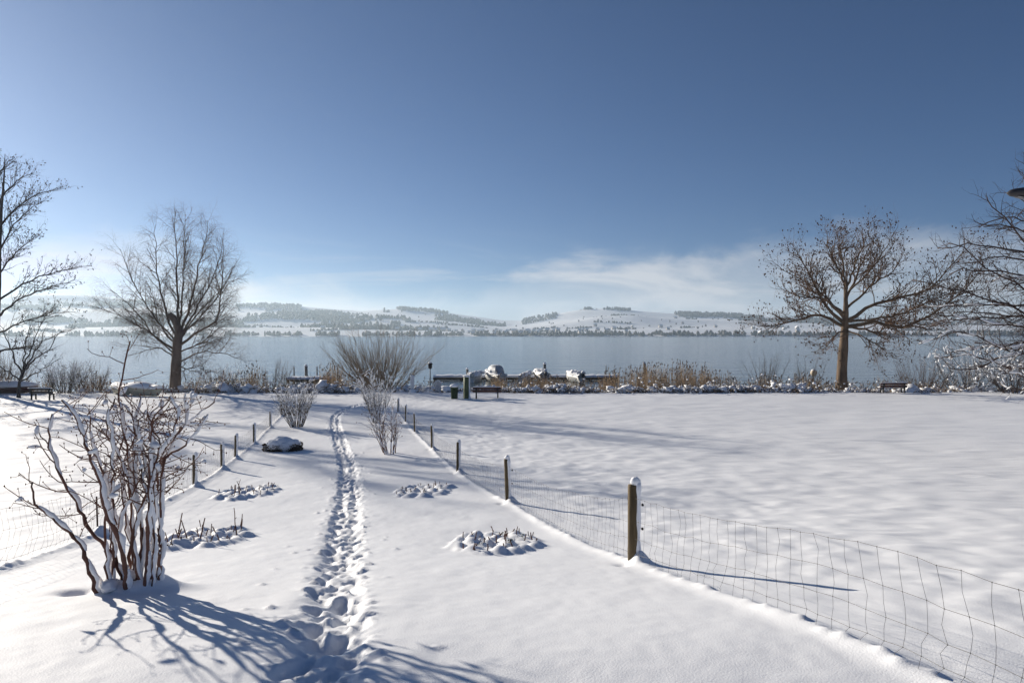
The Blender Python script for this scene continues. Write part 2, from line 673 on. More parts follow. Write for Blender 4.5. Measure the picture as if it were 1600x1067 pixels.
# the beds of cut-back stems: lumpy hollows
BEDS = [((770, 846), 0.66, 1.05, 'near'), ((662, 767), 0.72, 1.4, 'far'), ((316, 838), 0.58, 1.1, 'near'), ((388, 770), 0.60, 1.4, 'far')]
bed_lumps = []
BED = np.zeros_like(ZZ)


def heap(x, y, r, h, ry):
    i0, i1 = np.searchsorted(YS, [y - 2 * ry, y + 2 * ry])
    j0, j1 = np.searchsorted(US, [x + SHEAR * y - 2.2 * r - 0.5 * ry, x + SHEAR * y + 2.2 * r + 0.5 * ry])
    sl = np.s_[i0:i1, j0:j1]
    q = ((XX[sl] - x) / r) ** 2 + ((YY[sl] - y) / ry) ** 2
    BED[sl] = np.maximum(BED[sl], h * np.exp(-q ** 1.4))


brng = random.Random(21)
for (bp_, rx, ry, _) in BEDS:
    x0, y0, _z = ground_at(*bp_)
    gauss(x0, y0, rx * 0.9, -0.06, ry * 0.9)
    L = []
    for k in range(105):
        a, q = brng.random() * 6.283, math.sqrt(brng.random())
        lx, ly = x0 + rx * q * math.cos(a), y0 + ry * q * math.sin(a)
        r = brng.uniform(0.045, 0.10)
        heap(lx, ly, r * brng.uniform(1.2, 1.8), (r * brng.uniform(0.7, 1.7) + 0.02) * (1.15 - 0.5 * q), r * brng.uniform(1.2, 1.8))
        L.append((lx, ly, r))
    bed_lumps.append(L)
ZZ += BED
# mounds round the big shrub's foot and the fence posts
BUSH = ground_at(200, 925)
for dx, dy, r, h in ((0.0, 0.08, 0.15, 0.07), (0.22, 0.12, 0.13, 0.13), (-0.14, 0.02, 0.10, 0.08), (-0.22, 0.0, 0.07, 0.08), (0.36, 0.16, 0.20, 0.05), (0.07, -0.06, 0.07, 0.06), (-0.05, -0.1, 0.05, 0.05), (0.14, 0.0, 0.06, 0.06)):
    gauss(BUSH[0] + dx, BUSH[1] + dy, r, h)
gauss(BUSH[0] - 0.50, BUSH[1] - 0.02, 0.12, -0.10)
R_POSTS = [1.9, 8.30, 14.7, 21.2, 27.5, 34.2, 39.4, 45.0]
L_POSTS = [5.0, 11.0, 18.1, 22.2, 24.9, 30.0, 36.5, 43.0]
for U0, PS in ((U_RIGHT, R_POSTS), (U_LEFT, L_POSTS)):
    for d in PS:
        gauss(U0 - SHEAR * d + 0.10, d - 0.03, 0.11, 0.14)
        gauss(U0 - SHEAR * d - 0.13, d - 0.1, 0.09, -0.05)
# animal track far right
for i in range(70):
    x0, y0, _z = ground_at(1540 + trng.gauss(0, 28), 742 + trng.gauss(0, 9))
    gauss(x0, y0, 0.07, -0.05)

nrow, ncol = UU.shape
idx = np.arange(nrow * ncol).reshape(nrow, ncol)
quads = np.stack([idx[:-1, :-1], idx[:-1, 1:], idx[1:, 1:], idx[1:, :-1]], axis=-1).reshape(-1, 4)
g = mesh_np("snowy_ground", np.stack([XX, YY, ZZ], axis=-1).reshape(-1, 3), [quads], M['snow'])
tag(g, "snow covered lawn and garden with a trodden trail", kind="structure")


def zs(x, y):
    """height of the finished snow surface"""
    i = min(max(np.searchsorted(YS, y), 1), nrow - 1)
    j = min(max(np.searchsorted(US, x + SHEAR * y), 1), ncol - 1)
    return float(ZZ[i, j])


# ---------------------------------------------------------------- lake
lv = np.array([(-9000, 58, LAKE_Z), (9000, 58, LAKE_Z), (9000, 2600, LAKE_Z), (-9000, 2600, LAKE_Z)], float)
tag(mesh_np("lake", lv, [np.array([[0, 1, 2, 3]])], M['water'], smooth=False), "calm pale blue lake with fine ripples", kind="structure")

# ---------------------------------------------------------------- hills over the lake
sky_px = np.array([-2600, -900, -300, 0, 60, 150, 250, 380, 450, 540, 560, 640, 690, 740, 785, 815, 850, 900, 950, 1000, 1050, 1100, 1180, 1260, 1400, 1600, 2000, 4000], float)
sky_py = np.array([470, 466, 464, 466, 462, 465, 470, 477, 480, 485, 487, 483, 489, 496, 502.5, 503, 497, 488, 485, 489, 492, 493, 497, 499, 499, 501, 500, 496], float)
RIDGE = 3600.0
hx = np.linspace(-8500, 8500, 341)
hy = np.concatenate([np.linspace(2040, 2150, 6), np.linspace(2180, 5200, 76)])
HX, HY = np.meshgrid(hx, hy)


def hill_z(x, y):
    px = 800 + F * np.asarray(x, float) / RIDGE
    top = (HORIZON - np.interp(px, sky_px, sky_py)) / F * RIDGE + CAM_Z
    t = np.clip((y - 2060) / (RIDGE - 2060), 0, 1.6)
    up = np.where(t < 1, t ** 1.15, 1 - 0.35 * (t - 1) ** 1.2)
    nz = fbm(x / 420.0, y / 330.0, 4)
    bump_ = 1 + 0.35 * nz * np.clip(t * 4, 0, 1) * np.clip(1.15 - t, 0.05, 1)
    step = 0.06 * np.sin(t * 14 + 3 * vnoise(x / 900.0, y / 900.0))
    z = top * np.clip(up + step * np.clip(t * 5, 0, 1) * (t < 1), 0, 2) * bump_ + 3.0 * np.clip((y - 2055) / 20, 0, 1) - 1.5
    return z


HZ = hill_z(HX, HY)
idx = np.arange(HX.size).reshape(HX.shape)
q = np.stack([idx[:-1, :-1], idx[:-1, 1:], idx[1:, 1:], idx[1:, :-1]], axis=-1).reshape(-1, 4)
tag(mesh_np("hills", np.stack([HX, HY, HZ], -1).reshape(-1, 3), [q], M['far_snow']), "snowy hills with fields on the far side of the lake", kind="structure")

# woods, hedges and shore trees over there: far off, one mass
W = Tubes()
frng = random.Random(8)


def far_tree(x, y, h, w, conifer=False):
    z = float(hill_z(x, y)) - 0.5
    a0 = frng.random() * 6
    V, Fc = [], []
    lv_ = ((0.0, 0.55), (0.35, 1.0), (0.72, 0.72)) if not conifer else ((0.0, 0.9), (0.3, 0.75), (0.65, 0.4))
    for hh, ww in lv_:
        for j in range(5):
            a = a0 + j * 1.2566
            r = w * 0.5 * ww * frng.uniform(0.7, 1.25)
            V.append((x + r * math.cos(a), y + r * math.sin(a), z + h * (hh + frng.uniform(-.05, .05))))
    V.append((x, y, z + h))
    for i in range(2):
        for j in range(5):
            j2 = (j + 1) % 5
            Fc.append((i * 5 + j, i * 5 + j2, i * 5 + 5 + j2))
            Fc.append((i * 5 + j, i * 5 + 5 + j2, i * 5 + 5 + j))
    for j in range(5):
        Fc.append((10 + j, 10 + (j + 1) % 5, 15))
    W.raw(V, Fc)


def far_patch(px0, px1, t0, t1, n, h=(12, 19)):
    for _ in range(n):
        px = frng.uniform(px0, px1)
        t = frng.uniform(t0, t1) + 0.03 * math.sin(px * 0.03)
        y = 2060 + t * (RIDGE - 2060)
        x = (px - 800) / F * y
        if vnoise(x / 130.0, y / 90.0) + 0.5 * vnoise(x / 45.0, y / 40.0) < -0.10:
            continue
        far_tree(x, y, frng.uniform(*h), frng.uniform(11, 18), frng.random() < 0.35)


# ridge woods
for a in ((370, 470, .86, 1.0, 420), (440, 545, .72, .88, 300), (600, 700, .92, 1.02, 330), (680, 790, .62, .86, 330), (815, 870, .85, 1.0, 110),
          (900, 985, .95, 1.02, 180), (955, 990, .72, .84, 80), (1055, 1190, .80, 1.0, 700), (1180, 1420, .6, .9, 600), (1420, 1900, .5, .95, 700),
          (-30, 90, .50, .66, 420), (40, 200, .30, .42, 520), (180, 380, .34, .46, 420), (150, 240, .80, .95, 200), (60, 150, .78, .84, 140), (380, 520, .48, .6, 260),
          (500, 640, .40, .55, 300), (-700, -30, .3, .95, 900), (470, 700, .2, .3, 260)):
    far_patch(*a)
# hedgerows and orchard trees
for _ in range(70):
    px, t = frng.uniform(-100, 1700), frng.uniform(0.1, 0.85)
    y = 2060 + t * (RIDGE - 2060)
    x = (px - 800) / F * y
    ang = frng.gauss(0, 0.35)
    n = frng.randint(5, 26)
    for k in range(n):
        far_tree(x + k * 7.5 * math.cos(ang) + frng.gauss(0, 3), y + k * 7.5 * math.sin(ang) + frng.gauss(0, 3), frng.uniform(4, 11), frng.uniform(6, 13))
for _ in range(260):
    px, t = frng.uniform(-100, 1700), frng.uniform(0.03, 0.9)
    y = 2060 + t * (RIDGE - 2060)
    far_tree((px - 800) / F * y, y, frng.uniform(5, 10), frng.uniform(5, 9))
# shore trees
for _ in range(1700):
    px = frng.uniform(-200, 1800)
    y = frng.uniform(2068, 2125)
    x = (px - 800) / F * y
    if vnoise(x / 70.0, 4.4) < (-0.10 if px < 700 else -0.25):
        continue
    far_tree(x, y, frng.uniform(4, 10) if frng.random() < 0.6 else frng.uniform(9, 18), frng.uniform(7, 15), frng.random() < 0.15)
tag(W.build("distant_woods", M['far_tree'], smooth=False), "bare woods and hedges on the hills across the lake", kind="stuff")

# the village: far houses
hm_w = None
hrng = random.Random(3)
houses = []
while len(houses) < 90:
    r_ = hrng.random()
    if r_ < 0.62:
        px, t = hrng.gauss(830, 62), abs(hrng.gauss(0.05, 0.10)) + 0.02
    elif r_ < 0.8:
        px, t = hrng.uniform(480, 720), hrng.uniform(0.03, 0.35)
    else:
        px, t = hrng.uniform(900, 1250), hrng.uniform(0.03, 0.7)
    y = 2075 + t * (RIDGE - 2060)
    x = (px - 800) / F * y
    if all(abs(x - h[0]) + abs(y - h[1]) > 22 for h in houses):
        houses.append((x, y))


def house_meshes():
    Vw, Fw = box_arrays(0, 0, 2.5, 12, 9, 7)
    gab = np.array([(-6, -4.5, 6), (-6, 4.5, 6), (-6, 0, 9.6), (6, -4.5, 6), (6, 4.5, 6), (6, 0, 9.6)], float)
    me_w = mesh_np("wall", np.concatenate([Vw, gab]), [Fw, np.array([[8, 10, 9], [11, 12, 13]])], M['far_wall'], smooth=False)
    rv = []
    for (yy, zz) in ((-5.3, 5.4), (0, 9.7), (5.3, 5.4), (5.3, 6.0), (0, 10.4), (-5.3, 6.0)):
        rv.append((yy, zz))
    V = [(-6.8, a, b_) for a, b_ in rv] + [(6.8, a, b_) for a, b_ in rv]
    Fr = [(i, (i + 1) % 6, 6 + (i + 1) % 6, 6 + i) for i in range(6)]
    cap = [(0, 1, 4, 5), (1, 2, 3, 4), (6, 7, 10, 11), (7, 8, 9, 10)]
    me_r = mesh_np("roof", np.array(V, float), [np.array(Fr + cap)], M['far_snow'], smooth=False)
    return me_w, me_r


protos = None
for i, (x, y) in enumerate(houses):
    e = empty("far_house", (x, y, float(hill_z(x, y)) + 0.5), "tiny far-off house with snowy roof in the village across the lake", "house", "village houses across the lake")
    if protos is None:
        protos = house_meshes()
        for p in protos:
            p.parent = e
    else:
        for p in protos:
            c = p.copy()
            c.parent = e
            COL.objects.link(c)
    e.rotation_euler.z = hrng.choice((0, 0.3, 1.57, -0.4, 1.2))
    k = hrng.uniform(0.8, 1.25)
    e.scale = (k, k, k)

# ---------------------------------------------------------------- branching plants


def nrm(v):
    return v / (np.linalg.norm(v) + 1e-9)


def curve_pts(ctrl, k):
    """smooth polyline with k points through control points"""
    C = np.asarray(ctrl, float)
    if len(C) == 2:
        return C[0] + (C[1] - C[0]) * np.linspace(0, 1, k)[:, None]
    P = np.concatenate([[2 * C[0] - C[1]], C, [2 * C[-1] - C[-2]]])
    sl = np.concatenate([[0], np.cumsum(np.linalg.norm(np.diff(C, axis=0), axis=1))])
    out = []
    for s_ in np.linspace(0, sl[-1], k):
        i = min(max(np.searchsorted(sl, s_, side='right') - 1, 0), len(C) - 2)
        t = (s_ - sl[i]) / (sl[i + 1] - sl[i] + 1e-9)
        a, b_, c, d = P[i], P[i + 1], P[i + 2], P[i + 3]
        out.append(0.5 * (2 * b_ + (c - a) * t + (2 * a - 5 * b_ + 4 * c - d) * t * t + (3 * b_ - a - 3 * c + d) * t ** 3))
    return np.array(out)


def twig_line(p, d, L, k, wander, up, R):
    pts = [np.array(p, float)]
    d = np.array(d, float)
    st = L / (k - 1)
    for _ in range(k - 1):
        d = nrm(d + np.array([R.gauss(0, wander), R.gauss(0, wander), R.gauss(0, wander) + up]))
        pts.append(pts[-1] + d * st)
    return np.array(pts)


def spawn(T, pts, rad, lev, P, R, tips=None):
    """side branches along a polyline, recursively; P[lev] describes that level"""
    if lev >= len(P):
        return
    q = P[lev]
    L = np.sum(np.linalg.norm(np.diff(pts, axis=0), axis=1))
    n = max(q.get('min', 1), int(L * q['dens'] * R.uniform(0.8, 1.2)))
    k = len(pts)
    for i in range(n):
        t = q.get('t0', 0.2) + (1 - q.get('t0', 0.2)) * ((i + R.random()) / n)
        f = t * (k - 1)
        j = min(int(f), k - 2)
        p = pts[j] + (pts[j + 1] - pts[j]) * (f - j)
        r = rad[j] + (rad[j + 1] - rad[j]) * (f - j)
        tang = nrm(pts[j + 1] - pts[j])
        rv = nrm(np.array([R.gauss(0, 1), R.gauss(0, 1), R.gauss(0, 1)]))
        perp = nrm(rv - tang * np.dot(rv, tang))
        a = math.radians(R.gauss(q['ang'], 9))
        d = nrm(tang * math.cos(a) + perp * math.sin(a) + np.array([0, 0, q.get('lift', 0)]))
        l_ = q['len'] * R.uniform(0.55, 1.25) * (1.0 - q.get('fall', 0.5) * t)
        r0 = min(r * 0.7, q['r'] * R.uniform(0.8, 1.2))
        line = twig_line(p, d, l_, q['k'], q['wander'], q['up'], R)
        rr = np.linspace(r0, max(q.get('rt', 0.3) * r0, 0.0012), q['k'])
        T.add(line, rr, q.get('s', 3))
        if tips is not None and lev == len(P) - 1:
            tips.append(line)
        spawn(T, line, rr, lev + 1, P, R, tips)


def make_tree(name, label, cat, base, trunk_px, limbs_px, bpx, scale, r_trunk, P, mats, seed, depth=4.0, limb_r=0.16, seeds=None, flare=1.35, extra=None, snow=None, limb_k=13, group=None, tip=0.5, snow_thick=1.0):
    """trunk and limbs follow pixel polylines turned into metres about the base; depth spreads limbs towards and away from the camera"""
    R = random.Random(seed)
    root = empty(name, base, label, cat, group)
    loc = lambda p: np.array([(p[0] - bpx[0]) / scale, 0, (bpx[1] - p[1]) / scale])
    tp = curve_pts([loc(p) for p in trunk_px], 14)
    tp[:, 1] += np.cumsum([R.gauss(0, 0.03) for _ in tp])
    tr_ = r_trunk * (1 - (1 - tip) * np.linspace(0, 1, 14) ** 1.3)
    tr_[0] *= flare
    tr_[1] *= 1 + (flare - 1) * 0.3
    tr_ *= np.array([R.uniform(0.94, 1.06) for _ in tr_])
    T = Tubes()
    T.add(tp, tr_, 12)
    T.build("trunk", mats[0], root)
    C, Tw, S = Tubes(), Tubes(), Tubes()
    tips = []
    for li, l_ in enumerate(limbs_px):
        q = [loc(p) for p in l_[0]] if isinstance(l_, tuple) else [loc(p) for p in l_]
        rr0 = l_[1] if isinstance(l_, tuple) else limb_r * R.uniform(0.75, 1.2)
        # start on the trunk's own line
        j = int(np.argmin(np.linalg.norm(tp - q[0], axis=1)))
        q[0] = q[0] * np.array([1, 0, 1]) + np.array([0, tp[j, 1], 0])
        dy = R.uniform(-1, 1) * depth
        m = len(q) - 1
        for i in range(1, len(q)):
            q[i] = q[i] + np.array([0, dy * (i / m) ** 1.1 + tp[j, 1], 0])
        pts = curve_pts(q, limb_k)
        pts[1:] += np.array([[R.gauss(0, 0.05), R.gauss(0, 0.1), R.gauss(0, 0.05)] for _ in range(limb_k - 1)]) * min(1.0, 40 / scale)
        rad = rr0 * (1 - np.linspace(0, 1, limb_k)) ** 1.25 + 0.018
        C = Tubes()
        C.add(pts, rad, 7)
        C.build("limb", mats[0], root)
        spawn(Tw, pts, rad, 0, P, R, tips)
        if snow and li in snow:
            add_snow(S, pts, rad, R, 0.9, snow_thick)
    stuff(Tw.build("crown", mats[1], root))
    if snow:
        for l_ in tips:
            if R.random() < 0.4 and l_[0][2] < snow[0]:
                add_snow(S, l_, np.full(len(l_), 0.02), R, 1.0, 1.0, 4)
        stuff(S.build("snow", M['snow_clump'], root))
    if seeds:
        B = Tubes()
        for l_ in tips:
            if R.random() < seeds[0]:
                for _ in range(R.randint(1, seeds[3] if len(seeds) > 3 else 2)):
                    t = R.uniform(0.3, 1)
                    f = t * (len(l_) - 1)
                    j = min(int(f), len(l_) - 2)
                    p = l_[j] + (l_[j + 1] - l_[j]) * (f - j)
                    B.octa(p + np.array([0, 0, -seeds[1] * 0.6]), seeds[1] * R.uniform(0.6, 1.2))
        stuff(B.build("seed_cluster", seeds[2], root))
    return root


def add_snow(S, pts, rad, R, cover=0.8, thick=1.0, sides=6, lee=np.array([0.55, -0.1, 0.75]), runs=(3, 9), step=0.05):
    """lumps of snow lying along a branch, in stretches"""
    k = len(pts)
    d = np.diff(pts, axis=0)
    L = np.sum(np.linalg.norm(d, axis=1))
    n = max(4, int(L / max(step, np.mean(rad) * 1.6)))
    n = min(n, 48)
    f = np.linspace(0, k - 1, n)
    P = np.array([np.interp(f, np.arange(k), pts[:, c]) for c in range(3)]).T
    r = np.interp(f, np.arange(k), rad)
    i = 0
    while i < n - 2:
        run = R.randint(*runs)
        e = min(n, i + run)
        if R.random() < cover and e - i >= 3:
            m = e - i
            prof = np.sin(np.linspace(0.12, math.pi - 0.12, m)) ** 0.5
            w = (0.55 * r[i:e] + 0.012) * thick * prof * np.array([R.uniform(0.75, 1.35) for _ in range(m)])
            off = lee[None, :] * (r[i:e] * 0.7 + w * 0.45)[:, None]
            S.add(P[i:e] + off, w, sides)
        i = e + (R.randint(0, 2))


# --- birch
bx, by = (272 - 800) / F * 65, 65.0
P_birch = [dict(dens=2.45, ang=42, len=3.4, r=0.032, k=6, wander=0.10, up=0.07, lift=0.18, t0=0.12, fall=0.45, s=4),
           dict(dens=3.4, ang=40, len=1.35, r=0.020, k=5, wander=0.13, up=-0.02, t0=0.15, fall=0.3),
           dict(dens=4.6, ang=45, len=0.95, r=0.0135, k=4, wander=0.12, up=-0.28, t0=0.1, fall=0.2, rt=0.6)]
make_tree("birch_tree", "tall old birch with thick trunk and fine drooping twigs by the lake", "tree", (bx, by, zg(bx, by) - 0.2),
          [(272, 614), (274, 570), (276, 530), (278, 505), (268, 484), (263, 481)],
          [([(277, 520), (258, 490), (240, 430), (229, 375), (226, 335)], 0.105), ([(280, 505), (276, 450), (272, 380), (270, 318)], 0.124),
           ([(281, 510), (290, 450), (294, 390), (297, 325)], 0.124), ([(282, 515), (306, 460), (322, 410), (330, 358)], 0.087),
           ([(279, 530), (315, 508), (348, 490), (362, 440), (371, 380)], 0.118), ([(276, 540), (240, 518), (214, 488), (180, 456), (156, 442)], 0.105),
           ([(275, 530), (243, 500), (226, 465), (205, 425)], 0.081), ([(277, 560), (305, 540), (340, 545), (362, 560)], 0.062),
           ([(275, 555), (300, 565), (330, 560), (352, 572)], 0.056), ([(279, 515), (318, 470), (338, 430), (345, 400)], 0.074),
           ([(274, 525), (250, 490), (222, 430), (214, 385)], 0.068), ([(275, 550), (248, 535), (220, 530), (196, 528)], 0.056),
           ([(278, 510), (282, 440), (283, 370), (282, 322)], 0.087), ([(280, 540), (322, 525), (350, 510), (372, 500)], 0.062),
           ([(274, 545), (235, 505), (195, 480), (170, 470)], 0.062), ([(280, 520), (300, 480), (325, 445), (335, 420)], 0.068)],
          (272, 614), 16.4, 0.52, P_birch, (M['birch'], M['birch_twig']), 3, depth=4.5, tip=0.55)

# --- spreading tree on the right shore
bx, by = (1315 - 800) / F * 67, 67.0
P_plane = [dict(dens=2.7, ang=46, len=3.4, r=0.055, k=6, wander=0.16, up=0.05, lift=0.15, t0=0.2, fall=0.5, s=4),
           dict(dens=2.5, ang=48, len=1.8, r=0.030, k=5, wander=0.2, up=0.04, t0=0.15, fall=0.35),
           dict(dens=3.0, ang=50, len=0.8, r=0.017, k=4, wander=0.2, up=0.03, t0=0.1, fall=0.3, rt=0.5)]
make_tree("spreading_tree", "broad bare tree with spreading limbs and brown seed clusters on the shore", "tree", (bx, by, -0.4),
          [(1315, 612), (1316, 580), (1319, 540), (1321, 505), (1322, 470), (1320, 430)],
          [([(1321, 480), (1318, 430), (1308, 390), (1298, 356)], 0.144), ([(1322, 470), (1345, 430), (1370, 400), (1398, 362)], 0.130),
           ([(1320, 503), (1292, 475), (1268, 430), (1250, 398), (1236, 376)], 0.173), ([(1319, 508), (1290, 490), (1258, 497), (1222, 506), (1190, 500)], 0.158),
           ([(1320, 495), (1283, 465), (1250, 463), (1215, 456), (1192, 442)], 0.130), ([(1322, 500), (1352, 476), (1388, 465), (1422, 448), (1446, 415), (1460, 385)], 0.180),
           ([(1322, 508), (1362, 502), (1402, 508), (1450, 480), (1490, 440), (1510, 400)], 0.187), ([(1322, 508), (1365, 512), (1398, 516), (1432, 492), (1470, 480)], 0.130),
           ([(1320, 512), (1340, 530), (1350, 556)], 0.065), ([(1319, 512), (1295, 522), (1268, 540), (1250, 545)], 0.072),
           ([(1321, 455), (1334, 400), (1346, 352)], 0.101), ([(1320, 440), (1288, 392), (1274, 362)], 0.094), ([(1322, 480), (1370, 440), (1405, 420), (1432, 380)], 0.115),
           ([(1321, 490), (1270, 445), (1232, 425), (1205, 405)], 0.101), ([(1322, 460), (1360, 405), (1372, 360)], 0.086), ([(1322, 500), (1390, 490), (1440, 462), (1480, 455)], 0.108)],
          (1315, 612), 15.9, 0.55, P_plane, (M['plane'], M['plane_twig']), 9, depth=6.0, tip=0.16, seeds=(0.34, 0.07, M['seed']))

# --- dark tree at the left edge
bx, by = (-12 - 800) / F * 60, 60.0
P_alder = [dict(dens=3.3, ang=42, len=2.4, r=0.035, k=6, wander=0.12, up=0.10, lift=0.2, t0=0.2, fall=0.45, s=4),
           dict(dens=2.8, ang=42, len=1.0, r=0.02, k=4, wander=0.16, up=0.08, t0=0.15, fall=0.3),
           dict(dens=3.6, ang=45, len=0.45, r=0.013, k=3, wander=0.15, up=0.05, t0=0.1, fall=0.2, rt=0.6)]
lim = []
for yy, ln, tipdy in ((545, 85, 10), (520, 110, 40), (495, 125, 62), (470, 118, 66), (440, 108, 72), (405, 96, 92), (365, 72, 85), (330, 52, 70), (300, 34, 55)):
    lim.append([(-10, yy), (-10 + ln * 0.35, yy - tipdy * 0.55), (-10 + ln * 0.7, yy - tipdy * 0.85), (-10 + ln, yy - tipdy)])
    lim.append([(-10, yy - 8), (-10 - ln * 0.4, yy - tipdy * 0.6), (-10 - ln, yy - tipdy * 1.1)])
make_tree("alder_tree", "dark bare alder with small cones at the left edge of the lawn", "tree", (bx, by, zg(bx, by) - 0.2),
          [(-12, 616), (-8, 540), (-3, 450), (2, 350), (8, 280), (10, 236)], lim, (-12, 616), 17.8, 0.36, P_alder, (M['alder'], M['alder']), 14, depth=3.5, limb_r=0.085, tip=0.06,
          seeds=(0.40, 0.05, M['cone'], 3))

# --- small leaning tree under it
bx, by, bz = ground_at(28, 622)
P_small = [dict(dens=2.2, ang=30, len=1.9, r=0.022, k=6, wander=0.1, up=0.05, lift=0.15, t0=0.15, fall=0.4),
           dict(dens=4.2, ang=34, len=0.9, r=0.015, k=4, wander=0.14, up=0.05, t0=0.1, fall=0.3)]
make_tree("small_tree", "small bare tree leaning right beside the covered red boat", "tree", (bx, by, bz - 0.1), [(28, 624), (30, 590), (38, 565)],
          [[(30, 595), (45, 555), (70, 525), (100, 512)], [(34, 578), (42, 540), (52, 500), (70, 492)], [(34, 580), (60, 560), (85, 545), (104, 520)], [(32, 588), (20, 550), (10, 520), (5, 500)],
           [(34, 575), (30, 540), (32, 505)], [(30, 596), (60, 580), (88, 560)], [(30, 594), (5, 570), (-25, 550)]], (28, 624), 19.0, 0.13, P_small, (M['alder'], M['grey_twig']), 31, depth=2.0, limb_r=0.055, tip=0.3)

# --- snowy tree reaching in from the right edge
by = 24.0
bx = (1730 - 800) / F * by
P_cherry = [dict(dens=4.6, ang=42, len=1.15, r=0.016, k=6, wander=0.13, up=0.03, lift=0.1, t0=0.15, fall=0.45),
            dict(dens=5.0, ang=46, len=0.6, r=0.011, k=4, wander=0.16, up=0.04, t0=0.1, fall=0.3),
            dict(dens=5, ang=50, len=0.2, r=0.008, k=3, wander=0.15, up=0.03, t0=0.1, fall=0.3, rt=0.6)]
cherry_more = []
for k in range(3, 16):
    q = random.Random(300 + k)
    y1_ = 300 + 19 * k + q.uniform(-8, 8)
    x1_ = q.uniform(1495, 1560) + max(0, (380 - y1_)) * 0.45
    y0_ = y1_ * 0.62 + 215 + q.uniform(-15, 15)
    cherry_more.append([(1728, y0_), (1728 - (1728 - x1_) * 0.45, y0_ * 0.45 + y1_ * 0.55 - 10), (1728 - (1728 - x1_) * 0.8, y1_ - 4), (x1_, y1_ + q.uniform(-6, 10))])
make_tree("snowy_tree", "bare tree with snow lying on its low branches at the right edge", "tree", (bx, by, zg(bx, by) - 0.15),
          [(1730, 742), (1728, 640), (1732, 520), (1726, 400), (1722, 320)],
          [[(1730, 470), (1660, 400), (1600, 340), (1562, 305), (1546, 285)], [(1730, 500), (1650, 440), (1600, 390), (1555, 345), (1528, 330)],
           [(1728, 520), (1640, 480), (1580, 450), (1530, 410), (1500, 385)], [(1728, 540), (1640, 510), (1570, 480), (1510, 460), (1478, 440)],
           [(1728, 570), (1650, 545), (1580, 560), (1530, 535), (1490, 533), (1442, 553)], [(1728, 590), (1640, 575), (1570, 570), (1510, 590), (1470, 590)],
           [(1728, 560), (1640, 540), (1580, 520), (1520, 510), (1475, 505)], [(1728, 600), (1650, 600), (1600, 610), (1560, 598), (1520, 596)],
           [(1726, 440), (1680, 350), (1630, 290), (1590, 262)], [(1728, 610), (1660, 620), (1610, 622), (1585, 612)], [(1728, 550), (1650, 520), (1600, 500), (1545, 500)],
           [(1728, 585), (1660, 590), (1590, 585), (1545, 570), (1500, 572)], [(1730, 500), (1790, 430), (1850, 380)], [(1730, 560), (1800, 520), (1880, 500)],
           [(1728, 600), (1670, 580), (1610, 560), (1560, 548)], [(1728, 480), (1650, 380), (1600, 310)]] + cherry_more,
          (1730, 742), 44.5, 0.17, P_cherry, (M['cherry'], M['cherry']), 6, depth=2.6, limb_r=0.034, tip=0.3, snow_thick=1.7, snow={0: 4.2, 4: 1, 5: 1, 7: 1, 9: 1, 11: 1, 14: 1, 6: 1, 21: 1, 23: 1, 25: 1, 26: 1, 27: 1, 28: 1})


# --- many-stemmed shrubs
def shrub(name, label, base, h, spread, n, r, P, m_stem, seed, snow=0.0, lean=(0, 0), foot=0.15, snow_thick=1.0, curve=0.06, cat="shrub", m_twig=None, group=None, tipsnow=0.0, buds=None):
    R = random.Random(seed)
    root = empty(name, base, label, cat, group)
    A, Tw, S = Tubes(), Tubes(), Tubes()
    tips = []
    for i in range(n):
        a = R.random() * 6.283
        q = math.sqrt(R.random())
        p = np.array([foot * q * math.cos(a), foot * q * math.sin(a), -0.1])
        d = nrm(np.array([spread * q * math.cos(a) + lean[0], spread * q * math.sin(a) + lean[1], 1.0]))
        L = h * R.uniform(0.7, 1.08) * (1.0 + 0.1 * q)
        pts = twig_line(p, d, L, 8, curve, 0.03, R)
        rad = np.linspace(r * R.uniform(0.7, 1.2), r * 0.25, 8)
        A = Tubes()
        A.add(pts, rad, 5)
        A.build("stem", m_stem, root)
        spawn(Tw, pts, rad, 0, P, R, tips)
        if snow and R.random() < snow:
            add_snow(S, pts, rad, R, 0.8, snow_thick, 5)
    stuff(Tw.build("twigs", m_twig or m_stem, root))
    if tipsnow:
        for l_ in tips:
            if R.random() < tipsnow:
                add_snow(S, l_, np.full(len(l_), 0.010), R, 1.0, snow_thick, 4)
    if snow or tipsnow:
        stuff(S.build("snow", M['snow_clump'], root))
    if buds:
        B = Tubes()
        for l_ in tips:
            if R.random() < buds:
                B.octa(l_[-1], 0.022)
        stuff(B.build("bud", M['bud'], root))
    return root


PS2 = [dict(dens=4.2, ang=28, len=0.8, r=0.012, k=5, wander=0.12, up=0.06, t0=0.25, fall=0.4), dict(dens=5.5, ang=36, len=0.34, r=0.0085, k=3, wander=0.15, up=0.04, t0=0.15, fall=0.3, rt=0.6)]
x, y, z = ground_at(463, 668)
shrub("snowy_shrub", "round many-stemmed shrub dusted with snow beside the left fence", (x, y, z), 2.35, 0.50, 34, 0.022, PS2, M['grey_twig'], 41, snow=0.9, snow_thick=0.9, tipsnow=0.4, foot=0.28)
x, y, z = ground_at(607, 709)
shrub("open_shrub", "open shrub with bare snow-lined stems right of the trail", (x, y, z), 1.75, 0.34, 13, 0.022, PS2, M['shrub'], 42, snow=1.0, snow_thick=1.0, tipsnow=0.30, foot=0.32, lean=(-0.10, 0), buds=0.3)
x, y, z = ground_at(592, 660)
shrub("frosted_shrub", "thick frosted shrub behind the open shrub by the trail", (x, y, z), 2.6, 0.36, 26, 0.018, PS2, M['grey_twig'], 43, snow=0.9, snow_thick=0.9, tipsnow=0.55, foot=0.3, lean=(-0.05, 0))
